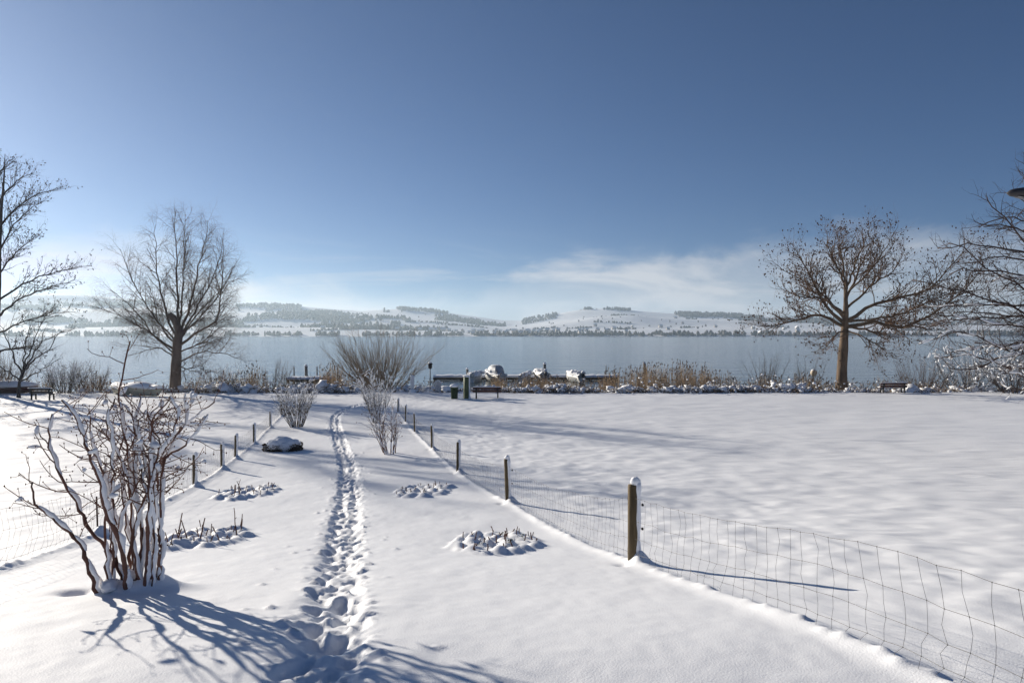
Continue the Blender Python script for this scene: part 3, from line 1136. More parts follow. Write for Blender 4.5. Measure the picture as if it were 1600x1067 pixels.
PW = [dict(dens=1.9, ang=24, len=2.2, r=0.026, k=6, wander=0.06, up=0.06, t0=0.2, fall=0.5), dict(dens=2.4, ang=22, len=0.9, r=0.017, k=4, wander=0.08, up=0.05, t0=0.2, fall=0.3)]
by = 68.0
shrub("willow_bush", "large fan-shaped willow bush with tan shoots in front of the lake", ((598 - 800) / F * by, by, -0.4), 6.5, 1.2, 84, 0.034, PW, M['willow'], 44, foot=1.5, curve=0.085, cat="bush")
PT = [dict(dens=3.2, ang=24, len=1.3, r=0.019, k=5, wander=0.1, up=0.05, t0=0.2, fall=0.5), dict(dens=3.6, ang=30, len=0.6, r=0.014, k=3, wander=0.1, up=0.05, t0=0.2, fall=0.3)]
for (px, d_, hh, sp, n, sd, lab, mt) in ((425, 67, 4.4, 0.45, 26, 51, "reddish brown bush standing between the birch and the jetty", 'red_twig'),
                                         (1196, 68, 5.6, 0.30, 18, 52, "thin upright bush farthest left of the spreading tree", 'grey_twig'),
                                         (1258, 68.5, 5.2, 0.32, 15, 53, "thin upright bush close by the spreading tree's trunk", 'grey_twig'),
                                         (1440, 69, 5.4, 0.62, 44, 54, "dense tan bush behind the bench near the right edge", 'red_twig'),
                                         (1510, 66, 4.6, 0.80, 44, 55, "dark tangled bush behind the snowy low branches", 'grey_twig'),
                                         (100, 62, 3.0, 0.85, 40, 56, "low frosted bush behind the bench on the left", 'grey_twig'),
                                         (140, 64, 3.2, 0.7, 30, 57, "low brown bush between the frosted bush and birch", 'red_twig'),
                                         (10, 63, 4.6, 0.7, 40, 58, "dense dark bush behind the covered red boat", 'red_twig'),
                                         (352, 64, 2.6, 0.6, 22, 59, "small frosted bush just right of the birch trunk", 'grey_twig'),
                                         (1585, 62, 3.4, 1.0, 50, 60, "wide snowy thicket at the right edge of the lawn", 'grey_twig')):
    x_ = (px - 800) / F * d_
    fr = px in (100, 352, 1585, 1510)
    shrub("bush", lab, (x_, d_, float(zbase(x_, d_)) - 0.1), hh, sp, n, 0.025, PT, M[mt], sd, foot=0.7 if n > 20 else 0.45, cat="bush", tipsnow=0.30 if fr else 0.0, snow_thick=1.3)

# --- the big shrub in the foreground, stem by stem
CROP = lambda x, y: (x * 0.375, 560 + y * 0.375)
S0 = F / BUSH[1]
stems = [([(500, 985), (465, 850), (350, 720), (290, 600), (240, 520), (205, 430), (165, 345), (185, 240)], 0.040, 0.1),
         ([(430, 985), (400, 860), (345, 725), (270, 650), (205, 583), (208, 490)], 0.042, -0.25),
         ([(535, 985), (550, 880), (525, 720), (487, 640), (470, 520), (432, 400), (415, 310), (380, 220), (338, 160)], 0.044, -0.3),
         ([(510, 960), (470, 840), (430, 640), (405, 520), (440, 400), (470, 300)], 0.028, 0.25),
         ([(565, 960), (575, 740), (545, 520), (540, 380), (540, 250), (560, 170)], 0.030, 0.1),
         ([(575, 940), (570, 720), (605, 570), (575, 430), (570, 300), (600, 200)], 0.032, 0.35),
         ([(605, 960), (625, 720), (628, 500), (642, 330), (655, 250), (735, 165)], 0.036, -0.1),
         ([(645, 960), (650, 690), (655, 450), (740, 370), (835, 245)], 0.036, 0.15),
         ([(425, 920), (400, 700), (355, 455)], 0.014, 0.3),
         ([(530, 960), (505, 620), (490, 400), (455, 270), (440, 140), (460, 0), (470, -70)], 0.026, 0.3),
         ([(520, 960), (450, 660), (420, 480), (480, 330), (520, 240)], 0.024, 0.5),
         ([(590, 960), (510, 600), (485, 420), (500, 300), (620, 230), (690, 220)], 0.022, 0.45),
         ([(600, 960), (560, 640), (610, 400), (700, 280), (790, 200)], 0.022, 0.55)]
for k in range(9):
    q = random.Random(100 + k)
    x0_, x1_ = q.uniform(440, 640), 410 + 40 * k + q.uniform(-20, 20)
    stems.append(([(x0_, 950), (x0_ + q.uniform(-25, 25), 720), (0.5 * (x0_ + x1_) + q.uniform(-20, 20), 480), (x1_, q.uniform(230, 360)), (x1_ + q.uniform(-60, 80), q.uniform(150, 230))], q.uniform(0.017, 0.030), q.uniform(-0.2, 0.6)))
PB = [dict(dens=5.0, ang=66, len=0.42, r=0.0065, k=6, wander=0.2, up=0.05, t0=0.42, fall=0.0, rt=0.5), dict(dens=9, ang=55, len=0.11, r=0.0042, k=3, wander=0.2, up=0.06, t0=0.2, fall=0.3, rt=0.6)]
bush = empty("garden_shrub", BUSH, "large bare garden shrub with thick snow-plastered stems in the left foreground", "shrub")
Rb = random.Random(77)
pad_at = []
for pl, r0, dy in stems:
    r0 *= 0.60
    C = [np.array([(CROP(*p)[0] - 200) / S0, 0, (925 - CROP(*p)[1]) / S0]) for p in pl]
    m = len(C) - 1
    C = [c + np.array([0, dy * (0.35 + 0.65 * i / m), 0]) for i, c in enumerate(C)]
    pts = curve_pts(C, 26)
    pts[1:] += np.array([[Rb.gauss(0, 0.007), Rb.gauss(0, 0.01), Rb.gauss(0, 0.007)] for _ in range(25)])
    rad = np.linspace(r0, max(0.006, r0 * 0.3), 26) * np.array([Rb.uniform(0.86, 1.14) for _ in range(26)])
    A, S, Bd = Tubes(), Tubes(), Tubes()
    tips = []
    A.add(pts, rad, 8)
    spawn(A, pts, rad, 0, PB, Rb, tips)
    add_snow(S, pts, rad * 1.2, Rb, 0.88, 0.9, 8, lee=np.array([0.85, 0.22, 0.42]), runs=(6, 18), step=0.035)
    for l_ in tips:
        Bd.octa(l_[-1], 0.0085)
        if Rb.random() < 0.045:
            add_snow(S, l_, np.full(len(l_), 0.012), Rb, 1.0, 1.3, 6)
    for i in range(14, 25, 2):
        if Rb.random() < 0.04 and 0.9 < pts[i][2] and i < 22:
            pad_at.append(pts[i])
    o = A.build("stem", M['shrub'], bush)
    stuff(S.build("snow", M['snow_clump'], o))
    stuff(Bd.build("bud", M['bud'], o))
for c in pad_at:                    # pads of snow caught in the forks
    S = Tubes()
    for k in range(3):
        V, Fc = blob_arrays((0, 0, 0), 1.0, 1.0, 0.12, 10, 7)
        ww = Rb.uniform(0.022, 0.05)
        V = V * np.array([ww * Rb.uniform(0.9, 1.5), ww * 0.8, ww * Rb.uniform(0.7, 1.0)]) + c + np.array([Rb.uniform(-1, 1.3) * ww, Rb.uniform(-.4, .4) * ww, 0.01 + Rb.uniform(-.5, .6) * ww])
        S.raw(V, Fc)
    stuff(S.build("snow_pad", M['snow_clump'], bush))
S = Tubes()
for (cx, cy, r) in ((440, 960, 40), (480, 930, 44), (400, 935, 24), (520, 905, 34), (470, 985, 34), (430, 1000, 26)):
    px, py = CROP(cx, cy)
    V, Fc = blob_arrays((0, 0, 0), r * 0.30 / S0, 0.7, 0.25, 14, 9)
    S.raw(V + np.array([(px - 200) / S0, Rb.uniform(-0.12, 0.12), max(0.0, (930 - py) / S0) * 0.6 + 0.02]), Fc)
stuff(S.build("snow_mound", M['snow_clump'], bush))

# --- low cushion shrub under snow
x, y, z = ground_at(441, 703)
cu = empty("cushion_shrub", (x, y, z - 0.12), "low rounded evergreen shrub buried under a snow cap near the left fence", "shrub")
sc_ = F / y
V, Fc = blob_arrays((0, 0, 0), 1.0, 1.0, 0.10, 18, 11)
Rc = random.Random(12)
for k in range(13):
    a, q = k * 2.4, math.sqrt((k + 0.5) / 13)
    V, Fc = blob_arrays((0, 0, 0), 1.0, 1.0, 0.12, 12, 8)
    r_ = Rc.uniform(0.2, 0.32)
    mesh_np("snow_lump", V * np.array([r_, r_, r_ * 0.72]) + np.array([0.52 * q * math.cos(a), 0.42 * q * math.sin(a), 0.50 - 0.22 * q * q]), [Fc], M['snow_clump'], cu)
V, Fc = blob_arrays((0, 0, 0), 1.0, 1.0, 0.15, 14, 9)
mesh_np("branch_core", V * np.array([0.66, 0.54, 0.24]) + np.array([0, 0, 0.12]), [Fc], M['leaf'], cu)
Lf = Tubes()
Rc = random.Random(5)
for _ in range(1300):
    a = Rc.random() * 6.283
    q = Rc.uniform(0.72, 1.0)
    zz = Rc.uniform(0.05, 0.40)
    p = np.array([0.76 * q * math.cos(a), 0.62 * q * math.sin(a), zz])
    d = nrm(np.array([math.cos(a), math.sin(a), Rc.uniform(-.3, .6)]))
    t_ = nrm(np.cross(d, np.array([Rc.gauss(0, 1), Rc.gauss(0, 1), Rc.gauss(0, 1)])))
    Lf.raw([p - t_ * 0.02, p + d * 0.04 + t_ * 0.024, p + d * 0.085, p + d * 0.03 - t_ * 0.03], [[0, 1, 2], [0, 2, 3]])
stuff(Lf.build("leaves", M['leaf'], cu))

# --- beds of cut-back stems
bed_lab = ["bed of cut-back stems right of the trail, the nearer one", "bed of cut-back stems right of the trail, the farther one",
           "bed of cut-back stems beside the big snowy shrub left of the trail", "bed of cut-back stems left of the trail, farther than the shrub"]
for (bp_, rx, ry, _), L, lab, sd in zip(BEDS, bed_lumps, bed_lab, range(4)):
    x0, y0, _z = ground_at(*bp_)
    e = empty("pruned_bed", (x0, y0, zs(x0, y0)), lab, "plant bed")
    R = random.Random(60 + sd)
    for lx, ly, r in L[:(38, 26, 34, 30)[sd]]:
        hgt = R.uniform(0.03, 0.13) * (1.6 if sd in (2, 3) else 1.0) * (1.8 if R.random() < 0.2 else 1)
        A = Tubes()
        zz = zs(lx, ly) - zs(x0, y0)
        p = np.array([lx - x0 + R.gauss(0, .03), ly - y0, zz - 0.06])
        d = nrm(np.array([R.gauss(0, 0.25), R.gauss(0, 0.2), 1]))
        pts = twig_line(p, d, hgt + 0.06, 5, 0.06, 0.02, R)
        A.add(pts, np.linspace(0.010, 0.007, 5) * R.uniform(0.8, 1.25), 6)
        if R.random() < 0.5:
            j = R.randint(2, 3)
            l2 = twig_line(pts[j], nrm(np.array([R.gauss(0, .8), R.gauss(0, .5), 0.9])), 0.05, 3, 0.1, 0.1, R)
            A.add(l2, np.array([0.006, 0.005, 0.003]), 5)
        A.build("stem", M['shrub'], e)
    for k in range(5):
        lx, ly, r = R.choice(L)
        Lf = Tubes()
        c = np.array([lx - x0, ly - y0 - r * 0.8, zs(lx, ly) - zs(x0, y0) + 0.01])
        for _ in range(10):
            p = c + np.array([R.gauss(0, .025), R.gauss(0, .02), R.uniform(0, .05)])
            a, t_ = nrm(np.array([R.gauss(0, 1), R.gauss(0, 1), R.gauss(0, .5)])), nrm(np.array([R.gauss(0, 1), R.gauss(0, 1), R.gauss(0, 1)]))
            Lf.raw([p, p + a * .018 + t_ * .012, p + a * .036, p + a * .018 - t_ * .012], [[0, 1, 2], [0, 2, 3]])
        stuff(Lf.build("leaves", M['green_leaf'] if sd == 0 else M['leaf'], e))


# ---------------------------------------------------------------- wire fences
def fence(name, label, U0, PS, hgt, seed, stake=None):
    R = random.Random(seed)
    x0 = U0 - SHEAR * PS[1]
    root = empty(name, (x0, PS[1], zg(x0, PS[1])), label, "fence")
    org = np.array([x0, PS[1], zg(x0, PS[1])])
    tops = []
    for d in PS:
        x = U0 - SHEAR * d
        zb = float(zbase(x, d) + und(np.float64(x), np.float64(d)))
        H = hgt * R.uniform(0.94, 1.06)
        r = 0.062 if d < 10 else 0.055
        tilt = np.array([R.gauss(0, 0.018), R.gauss(0, 0.02), 0])
        isst = stake and d in stake
        if isst:
            r, H = 0.014, 0.62
        k = 9
        rings = []
        an = np.arange(k) * 2 * math.pi / k
        jig = np.array([R.uniform(0.88, 1.1) for _ in range(k)])
        for t in (-0.3, 0.0, 0.3, 0.6, 0.97, 1.0):
            c = np.array([x, d, zb]) - org + tilt * t * H + np.array([0, 0, t * H])
            rr = r * (0.93 if t == 1.0 else 1) * (1 + R.gauss(0, 0.015))
            rings.append([c + np.array([rr * j_ * math.cos(a), rr * j_ * math.sin(a), 0.008 * R.gauss(0, 1) if t == 1.0 else 0]) for a, j_ in zip(an, jig)])
        po = loft("post", rings, M['stake'] if isst else M['post'], root, smooth=False)
        tops.append((x, d, zb, H))
        if not isst:
            S = Tubes()
            n = 13
            f = np.linspace(-0.05, 1.03, n)
            pts = np.array([np.array([x, d, zb]) - org + tilt * t * H + np.array([r * 0.80, -0.012, t * H]) for t in f])
            w = r * np.interp(f, [-0.05, 0.08, 0.3, 0.8, 1.0, 1.03], [1.3, 0.9, 0.62, 0.66, 0.85, 0.6]) * np.array([R.uniform(0.85, 1.15) for _ in f])
            S.add(pts, w, 10)
            V, Fc = blob_arrays((0, 0, 0), 1.0, 1.0, 0.10, 12, 8)
            V = V * np.array([r * 1.0, r * 0.95, r * 1.0]) + pts[-1] + np.array([-r * 0.35, 0.01, 0.0])
            S.raw(V, Fc)
            S.build("snow_cap", M['snow_clump'], po)
            if d < 16:      # insulators / staples on the lee side
                for hh in (0.45, 0.75):
                    B = Tubes()
                    V, Fc = blob_arrays(np.array([x + r * 1.75, d - 0.03, zb + hh * H]) - org, 0.017, 1.0, 0.2, 6, 4)
                    B.raw(V, Fc)
                    B.build("insulator", M['iron'], po)
    # netting, span by span
    hs_ = (0.0, 0.13, 0.30, 0.52, 0.80)
    for (a, b_) in zip(tops[:-1], tops[1:]):
        N = Tubes()
        d0, d1 = a[1], b_[1]
        n = max(4, int((d1 - d0) * 1.03 / 0.155))
        rw = 0.0017 if d1 < 16 else 0.0021
        grid = []
        shift = np.array([R.gauss(0, 0.0) for _ in hs_])
        slant = R.uniform(-0.06, 0.06)
        for i in range(n + 1):
            t = i / n
            d = d0 + (d1 - d0) * t
            x = U0 - SHEAR * d
            zb = float(zbase(x, d) + und(np.float64(x), np.float64(d)))
            sag = -0.10 * math.sin(math.pi * t)
            colp = []
            for hi, hh in enumerate(hs_):
                bulge = 0.05 * math.sin(math.pi * t) * math.sin(hh * 3.5)
                sl_ = (slant * (hh / 0.8 - 0.5) + 0.06 * math.sin(t * 9 + hi)) * math.sin(math.pi * t)
                colp.append(np.array([x + bulge + R.gauss(0, 0.006), d + sl_ + R.gauss(0, 0.012), zb + hh + sag * (hh / 0.8) + R.gauss(0, 0.005)]) - org)
            grid.append(colp)
        for hi in range(len(hs_)):
            pts = np.array([grid[i][hi] for i in range(n + 1)])
            N.add(pts, np.full(n + 1, rw), 4)
        for i in range(1, n):
            ctrl = []
            for hi in range(len(hs_)):
                ctrl.append(grid[i][hi])
                if hi < len(hs_) - 1:
                    mid = 0.5 * (grid[i][hi] + grid[i][hi + 1])
                    ctrl.append(mid + np.array([R.gauss(0, 0.008), R.gauss(0, 0.018), 0]))
            N.add(np.array(ctrl), np.full(len(ctrl), rw * 0.85), 3)
            if d1 < 22:
                for hi in range(1, len(hs_)):
                    N.octa(grid[i][hi], 0.0048)
        stuff(N.build("wire_netting", M['wire'], root))
    return root


fence("wire_fence", "sagging wire netting fence on wooden posts right of the trail", U_RIGHT, R_POSTS, 0.93, 1)
fence("wire_fence", "wire netting fence on wooden posts left of the trail behind the big shrub", U_LEFT, L_POSTS, 0.88, 2, stake=(11.0,))


# ---------------------------------------------------------------- shore undergrowth and reeds
BR, BS = Tubes(), Tubes()
Ru = random.Random(90)


def bramble(px0, px1, d0, d1, n, hmax):
    for _ in range(n):
        px, d = Ru.uniform(px0, px1), Ru.uniform(d0, d1)
        x = (px - 800) / F * d
        z = float(zbase(x, d))
        h = 1.4 * hmax * Ru.uniform(0.35, 1.0) * (0.6 + 0.8 * abs(float(vnoise(x * 0.35, d * 0.4)) + 0.3))
        for kk in range(4):
            V, Fc = blob_arrays((0, 0, 0), 1.0, 1.0, 0.5, 6, 4)
            V = V * np.array([h * Ru.uniform(0.15, 0.5), h * 0.35, h * Ru.uniform(0.12, 0.30)]) + np.array([x + Ru.gauss(0, h * 0.4), d + Ru.gauss(0, h * 0.3), z + h * Ru.uniform(0.0, 0.45)])
            if Ru.random() < 0.62:
                BS.raw(V, Fc)
        for k in range(9):
            a = Ru.random() * 6.28
            p = np.array([x + Ru.gauss(0, h * 0.6), d - 0.3 + Ru.gauss(0, h * 0.4), z])
            l_ = twig_line(p, nrm(np.array([math.cos(a) * 0.9, math.sin(a) * 0.9, 1.1])), h * Ru.uniform(0.8, 1.7), 5, 0.24, -0.26, Ru)
            BR.add(l_, np.linspace(0.030, 0.012, 5), 3)
            if Ru.random() < 0.6:
                j = Ru.randint(1, 4)
                V, Fc = blob_arrays(l_[j], h * Ru.uniform(0.05, 0.13), 0.6, 0.45, 4, 3)
                BS.raw(V, Fc)


bramble(795, 1110, 62.5, 66, 230, 1.1)
bramble(1100, 1380, 63, 66.5, 190, 1.05)
bramble(1380, 1720, 64, 67, 120, 1.1)
bramble(330, 560, 62.5, 66, 170, 1.25)
bramble(560, 800, 63.5, 67, 130, 1.1)
bramble(-60, 340, 63, 67, 150, 0.9)
bt = BR.build("bramble_undergrowth", M['bramble'])
tag(bt, "snowy bramble undergrowth along the edge of the lawn", kind="stuff")
stuff(BS.build("snow", M['snow_clump'], bt))

RD, RH = Tubes(), Tubes()


def reeds(px0, px1, d0, d1, n, h0, h1):
    for _ in range(n):
        px, d = Ru.uniform(px0, px1), Ru.uniform(d0, d1)
        x = (px - 800) / F * d
        cl_ = float(vnoise(x * 0.5, d * 0.12)) + 0.5
        if cl_ < Ru.random() * 0.75:
            continue
        z = max(float(zbase(x, d)), -0.9)
        h = Ru.uniform(h0, h1) * (0.75 + 0.7 * cl_)
        l_ = twig_line((x, d, z), nrm(np.array([Ru.gauss(0, .13), Ru.gauss(0, .13), 1])), h, 5, 0.05, 0.0, Ru)
        RD.add(l_, np.array([0.016, 0.016, 0.014, 0.012, 0.008]), 3)
        for k in range(3):
            j = Ru.randint(1, 3)
            q = twig_line(l_[j], nrm(np.array([Ru.gauss(0, 1), Ru.gauss(0, 1), 0.7])), Ru.uniform(0.25, 0.55), 4, 0.1, -0.2, Ru)
            RD.add(q, np.array([0.014, 0.018, 0.012, 0.003]), 3)
        if Ru.random() < 0.35:
            t_ = nrm(l_[-1] - l_[-2] + np.array([Ru.gauss(0.2, .3), 0, 0]))
            RH.add(np.array([l_[-1], l_[-1] + t_ * 0.13, l_[-1] + t_ * 0.28]), np.array([0.012, 0.048, 0.01]), 5)


reeds(390, 455, 66, 70, 260, 1.3, 2.6)
reeds(495, 570, 67, 72, 420, 1.5, 2.7)
reeds(560, 680, 67, 71, 300, 1.0, 1.8)
reeds(770, 960, 67, 74, 1000, 1.0, 1.8)
reeds(940, 1110, 67, 75, 900, 1.3, 2.6)
reeds(1100, 1300, 67, 72, 800, 1.1, 2.0)
reeds(1300, 1480, 68, 72, 260, 0.8, 1.7)
reeds(280, 400, 66, 69, 320, 1.0, 2.0)
reeds(-20, 180, 66, 70, 380, 1.0, 2.2)
ro = RD.build("reeds", M['reed'])
tag(ro, "dry tan reeds standing along the lake shore", kind="stuff")
stuff(RH.build("seed_head", M['reed_head'], ro))

# ---------------------------------------------------------------- jetty, piles, boats
JZ = -0.28


def jetty(name, label, px0, px1, d):
    x0, x1 = (px0 - 800) / F * d, (px1 - 800) / F * d
    e = empty(name, ((x0 + x1) / 2, d, LAKE_Z), label, "jetty")
    L = x1 - x0
    dz = JZ - LAKE_Z
    n = max(3, int(L / 0.55))
    for i in range(n):                                   # deck planks run across
        box("plank", (-L / 2 + (i + 0.5) * L / n, 0, dz - 0.09), (L / n - 0.02, 2.6, 0.06), M['jetty'], e)
    for yy in (-1.16, 1.16):
        box("beam", (0, yy, dz - 0.23), (L, 0.16, 0.22), M['jetty'], e)
    m = max(2, int(L / 3.2))
    for i in range(m + 1):
        for yy in (-1.12, 1.12):
            A = Tubes()
            A.add(np.array([[-L / 2 + 0.2 + (L - 0.4) * i / m, yy, -1.6], [-L / 2 + 0.2 + (L - 0.4) * i / m, yy, dz - 0.345]]), np.array([0.12, 0.12]), 8)
            A.build("leg", M['jetty'], e)
    k = int(L / 0.35)
    rings = []
    Rj = random.Random(int(px0))
    for i in range(k + 1):
        xx = -L / 2 + 0.03 + (L - 0.06) * i / k
        h = 0.24 * Rj.uniform(0.75, 1.2)
        rings.append([(xx, -1.29, dz - 0.057), (xx, -1.25, dz + h * 0.55), (xx, -0.8, dz + h), (xx, 0.8, dz + h), (xx, 1.25, dz + h * 0.55), (xx, 1.29, dz - 0.057)])
    loft("snow", rings, M['snow_clump'], e)
    return e


jetty("jetty", "long snow covered wooden jetty on the lake behind the reeds", 678, 965, 92)
jetty("jetty", "short snow covered jetty left of the willow bush", 452, 520, 88)


def pile(px, top, bot, d, r, label):
    x = (px - 800) / F * d
    zt = CAM_Z - (top - HORIZON) / F * d
    zb_ = LAKE_Z - 1.0
    e = empty("mooring_pile", (x, d, LAKE_Z), label, "pile")
    A = Tubes()
    A.add(np.array([[0, 0, zb_ - LAKE_Z], [0.02, 0, (zt - LAKE_Z) * 0.6], [0.0, 0, zt - LAKE_Z]]), np.array([r * 1.05, r, r * 0.95]), 10)
    A.build("shaft", M['pile'], e)
    S = Tubes()
    V, Fc = blob_arrays((0, 0, 0), 1.0, 1.0, 0.1, 10, 6)
    V[:, 2] = np.maximum(V[:, 2], -0.1)
    S.raw(V * np.array([r, r, r * 1.3]) + np.array([0, 0, zt - LAKE_Z + 0.02]), Fc)
    S.build("snow_cap", M['snow_clump'], e)


pile(478, 572, 590, 89.5, 0.19, "thick mooring pile rising from the short jetty")
pile(459, 573, 590, 89.5, 0.08, "thin pole at the left end of the short jetty")
pile(495, 573, 590, 89.5, 0.08, "thin pole right of the thick pile on the short jetty")
pile(527, 573, 590, 89.5, 0.08, "thin pole among the reeds beside the willow bush")
pile(730, 577, 590, 93.2, 0.18, "grey mooring pile left of the covered motorboat")
pile(851, 569, 590, 93.2, 0.20, "grey mooring pile beside the snowed-in boat bow")
pile(947, 571, 590, 93.2, 0.06, "thin dark pole at the right end of the long jetty")
pile(1007, 568, 592, 84, 0.17, "grey mooring pile among the reeds right of the jetty")


def boat_hull(L, B, H, rows=9, k=9, sheer=0.25):
    """closed hull from stern (x=-L/2) to bow (x=L/2)"""
    rings = []
    for i in range(rows):
        t = i / (rows - 1)
        x = -L / 2 + L * t
        w = B / 2 * (1 - max(0, (t - 0.45) / 0.55) ** 2.0 * 0.96)
        top = H * (1 + sheer * t * t)
        keel = H * 0.55 * max(0, (t - 0.7) / 0.3) ** 2
        r = []
        for j in range(k):
            a = -1 + 2 * j / (k - 1)
            r.append((x, w * a * (1.0 if abs(a) > 0.99 else 0.96), keel + (top - keel) * (abs(a) ** 2.6)))
        rings.append(r)
    return rings


def boat_cover(L, B, H, peak, rows=9, k=9, sheer=0.25, lump=0.03, R=rnd, ov=1.04):
    rings = []
    for i in range(rows):
        t = i / (rows - 1)
        x = (-L / 2 + L * t) * ov
        w = B / 2 * (1 - max(0, (t - 0.45) / 0.55) ** 2.0 * 0.94) * ov
        top = H * (1 + sheer * t * t)
        pk = peak * math.sin(math.pi * min(1, max(0.0, 0.12 + 0.86 * t))) ** 0.7
        r = []
        for j in range(k):
            a = -1 + 2 * j / (k - 1)
            r.append((x, w * a, top - 0.06 * (abs(a) > 0.99) + pk * (1 - abs(a) ** 1.5) + R.gauss(0, lump)))
        r += [(x, w * 0.9, top - 0.07), (x, -w * 0.9, top - 0.07)]
        rings.append(r)
    return rings


def land_boat(label, px, py, width_px, hull_m, rot, H, peak, L=None, d=None):
    x, y, z = ground_at(px, py)
    if d:
        y = d
        x = (px - 800) / F * d
        z = float(zbase(x, y))
    L = L or width_px / F * y
    e = empty("rowing_boat", (x, y, z + 0.02), label, "boat")
    e.rotation_euler.z = rot
    loft("hull", boat_hull(L, min(L * 0.36, 1.7), H), hull_m, e)
    R = random.Random(int(px))
    loft("snow_cover", boat_cover(L, min(L * 0.36, 1.7), H, peak, R=R, lump=0.012), M['snow_clump'], e)
    return e


land_boat("dark red boat under a deep snow cover at the left edge", 14, 614, 90, M['redhull'], 0.12, 0.62, 0.55, L=4.8)
land_boat("cream rowing boat under snow, left one of the pair by the birch", 186, 616, 60, M['cream'], 2.4, 0.62, 0.42, L=3.6)
land_boat("cream rowing boat under snow, right one of the pair nearest the birch", 220, 618, 60, M['cream'], 2.75, 0.72, 0.48, L=3.6)


def motorboat(label, px, d, L, rot, cabin=None, motor=True, canvas=False, lift=0.0, seed=0):
    x = (px - 800) / F * d
    e = empty("motorboat", (x, d, LAKE_Z + lift), label, "boat")
    e.rotation_euler.z = rot
    R = random.Random(seed)
    loft("hull", boat_hull(L, L * 0.36, 0.95, sheer=0.35), M['hull'], e)
    loft("snow_cover", boat_cover(L, L * 0.36, 0.95, 0.45, sheer=0.35, R=R, lump=0.05), M['snow_clump'], e)
    if canvas:
        w = L * 0.33
        rings = []
        for (xx, ww, zz) in ((-L * 0.42, w * 0.48, 1.0), (-L * 0.38, w * 0.46, 1.75), (-L * 0.30, w * 0.40, 2.05), (L * 0.02, w * 0.38, 2.08), (L * 0.10, w * 0.40, 1.85), (L * 0.2, w * 0.44, 1.05)):
            rings.append([(xx, -ww, 0.9), (xx, -ww * 0.96, (0.9 + zz) / 2), (xx, -ww * 0.8, zz), (xx, 0, zz + 0.08), (xx, ww * 0.8, zz), (xx, ww * 0.96, (0.9 + zz) / 2), (xx, ww, 0.9)])
        cv = loft("canvas_top", rings, M['tarp'], e, smooth=False)
        for xx in (-0.28, -0.12, 0.02):
            box("window", (xx * L, -w * 0.425, 1.55), (L * 0.09, 0.05, 0.36), M['tarp_dark'], cv)
        S = Tubes()
        V, Fc = blob_arrays((0, 0, 0), 1.0, 1.0, 0.12, 12, 7)
        S.raw(V * np.array([L * 0.2, w * 0.36, 0.07]) + np.array([-L * 0.14, 0, 2.12]), Fc)
        S.build("snow", M['snow_clump'], cv)
    if motor:
        mo = loft("outboard_motor", [[(-L / 2 - 0.32 + a, yy, zz) for a, yy in ((-.16, -.12), (.16, -.12), (.16, .12), (-.16, .12))] for zz in (0.75, 1.0, 1.3)], M['motor'], e, smooth=False)
        lump_obj("snow", (-L / 2 - 0.32, 0, 1.4), (0.30, 0.24, 0.2), M['snow_clump'], mo)
        box("motor_leg", (-L / 2 - 0.32, 0, 0.3), (0.12, 0.08, 0.92), M['motor'], mo)
    for k in range(3 if canvas else 9):
        S = Tubes()
        V, Fc = blob_arrays((0, 0, 0), 1.0, 1.0, 0.34, 10, 7)
        q = R.uniform(-0.46, 0.46)
        S.raw(V * np.array([R.uniform(.2, .5), R.uniform(.2, .4), R.uniform(.12, .3)]) + np.array([q * L, R.gauss(0, 0.2), 1.28 + R.uniform(-.08, .1)]), Fc)
        S.build("snow_lump", M['snow_clump'], e)
    return e


motorboat("motorboat with grey canvas top moored by the long jetty", 771, 88.5, 4.4, 2.1, canvas=True, motor=False, seed=1)
motorboat("small boat heaped with snow left of the canvas-topped motorboat", 745, 88, 3.0, 1.2, motor=False, seed=2, lift=-0.15)
motorboat("snow heaped boat with raised bow beside the grey pile", 843, 88.5, 4.2, 1.85, seed=3, lift=0.15)
motorboat("low snow covered boat between the two larger snowed-in boats", 822, 88, 2.8, 1.1, motor=False, seed=4, lift=-0.25)
motorboat("snow covered boat with its motor at the right of the jetty", 897, 88.5, 3.6, 2.05, seed=5, lift=-0.1)

by = 74.0
bu = empty("buoy", ((1272 - 800) / F * by, by, LAKE_Z), "pale round buoy on a stalk left of the spreading tree", "buoy")
V, Fc = blob_arrays((0, 0, 0), 0.36, 1.0, 0.0, 16, 10)
mesh_np("ball", V + np.array([0, 0, 1.95]), [Fc], M['buoy'], bu)
A = Tubes()
A.add(np.array([[0, 0, -0.8], [0, 0, 0.5], [0, 0, 1.66]]), np.array([0.05, 0.05, 0.04]), 8)
A.build("stalk", M['pile'], bu)
lump_obj("snow_cap", (0, 0, 2.2), (0.26, 0.26, 0.14), M['snow_clump'], bu)


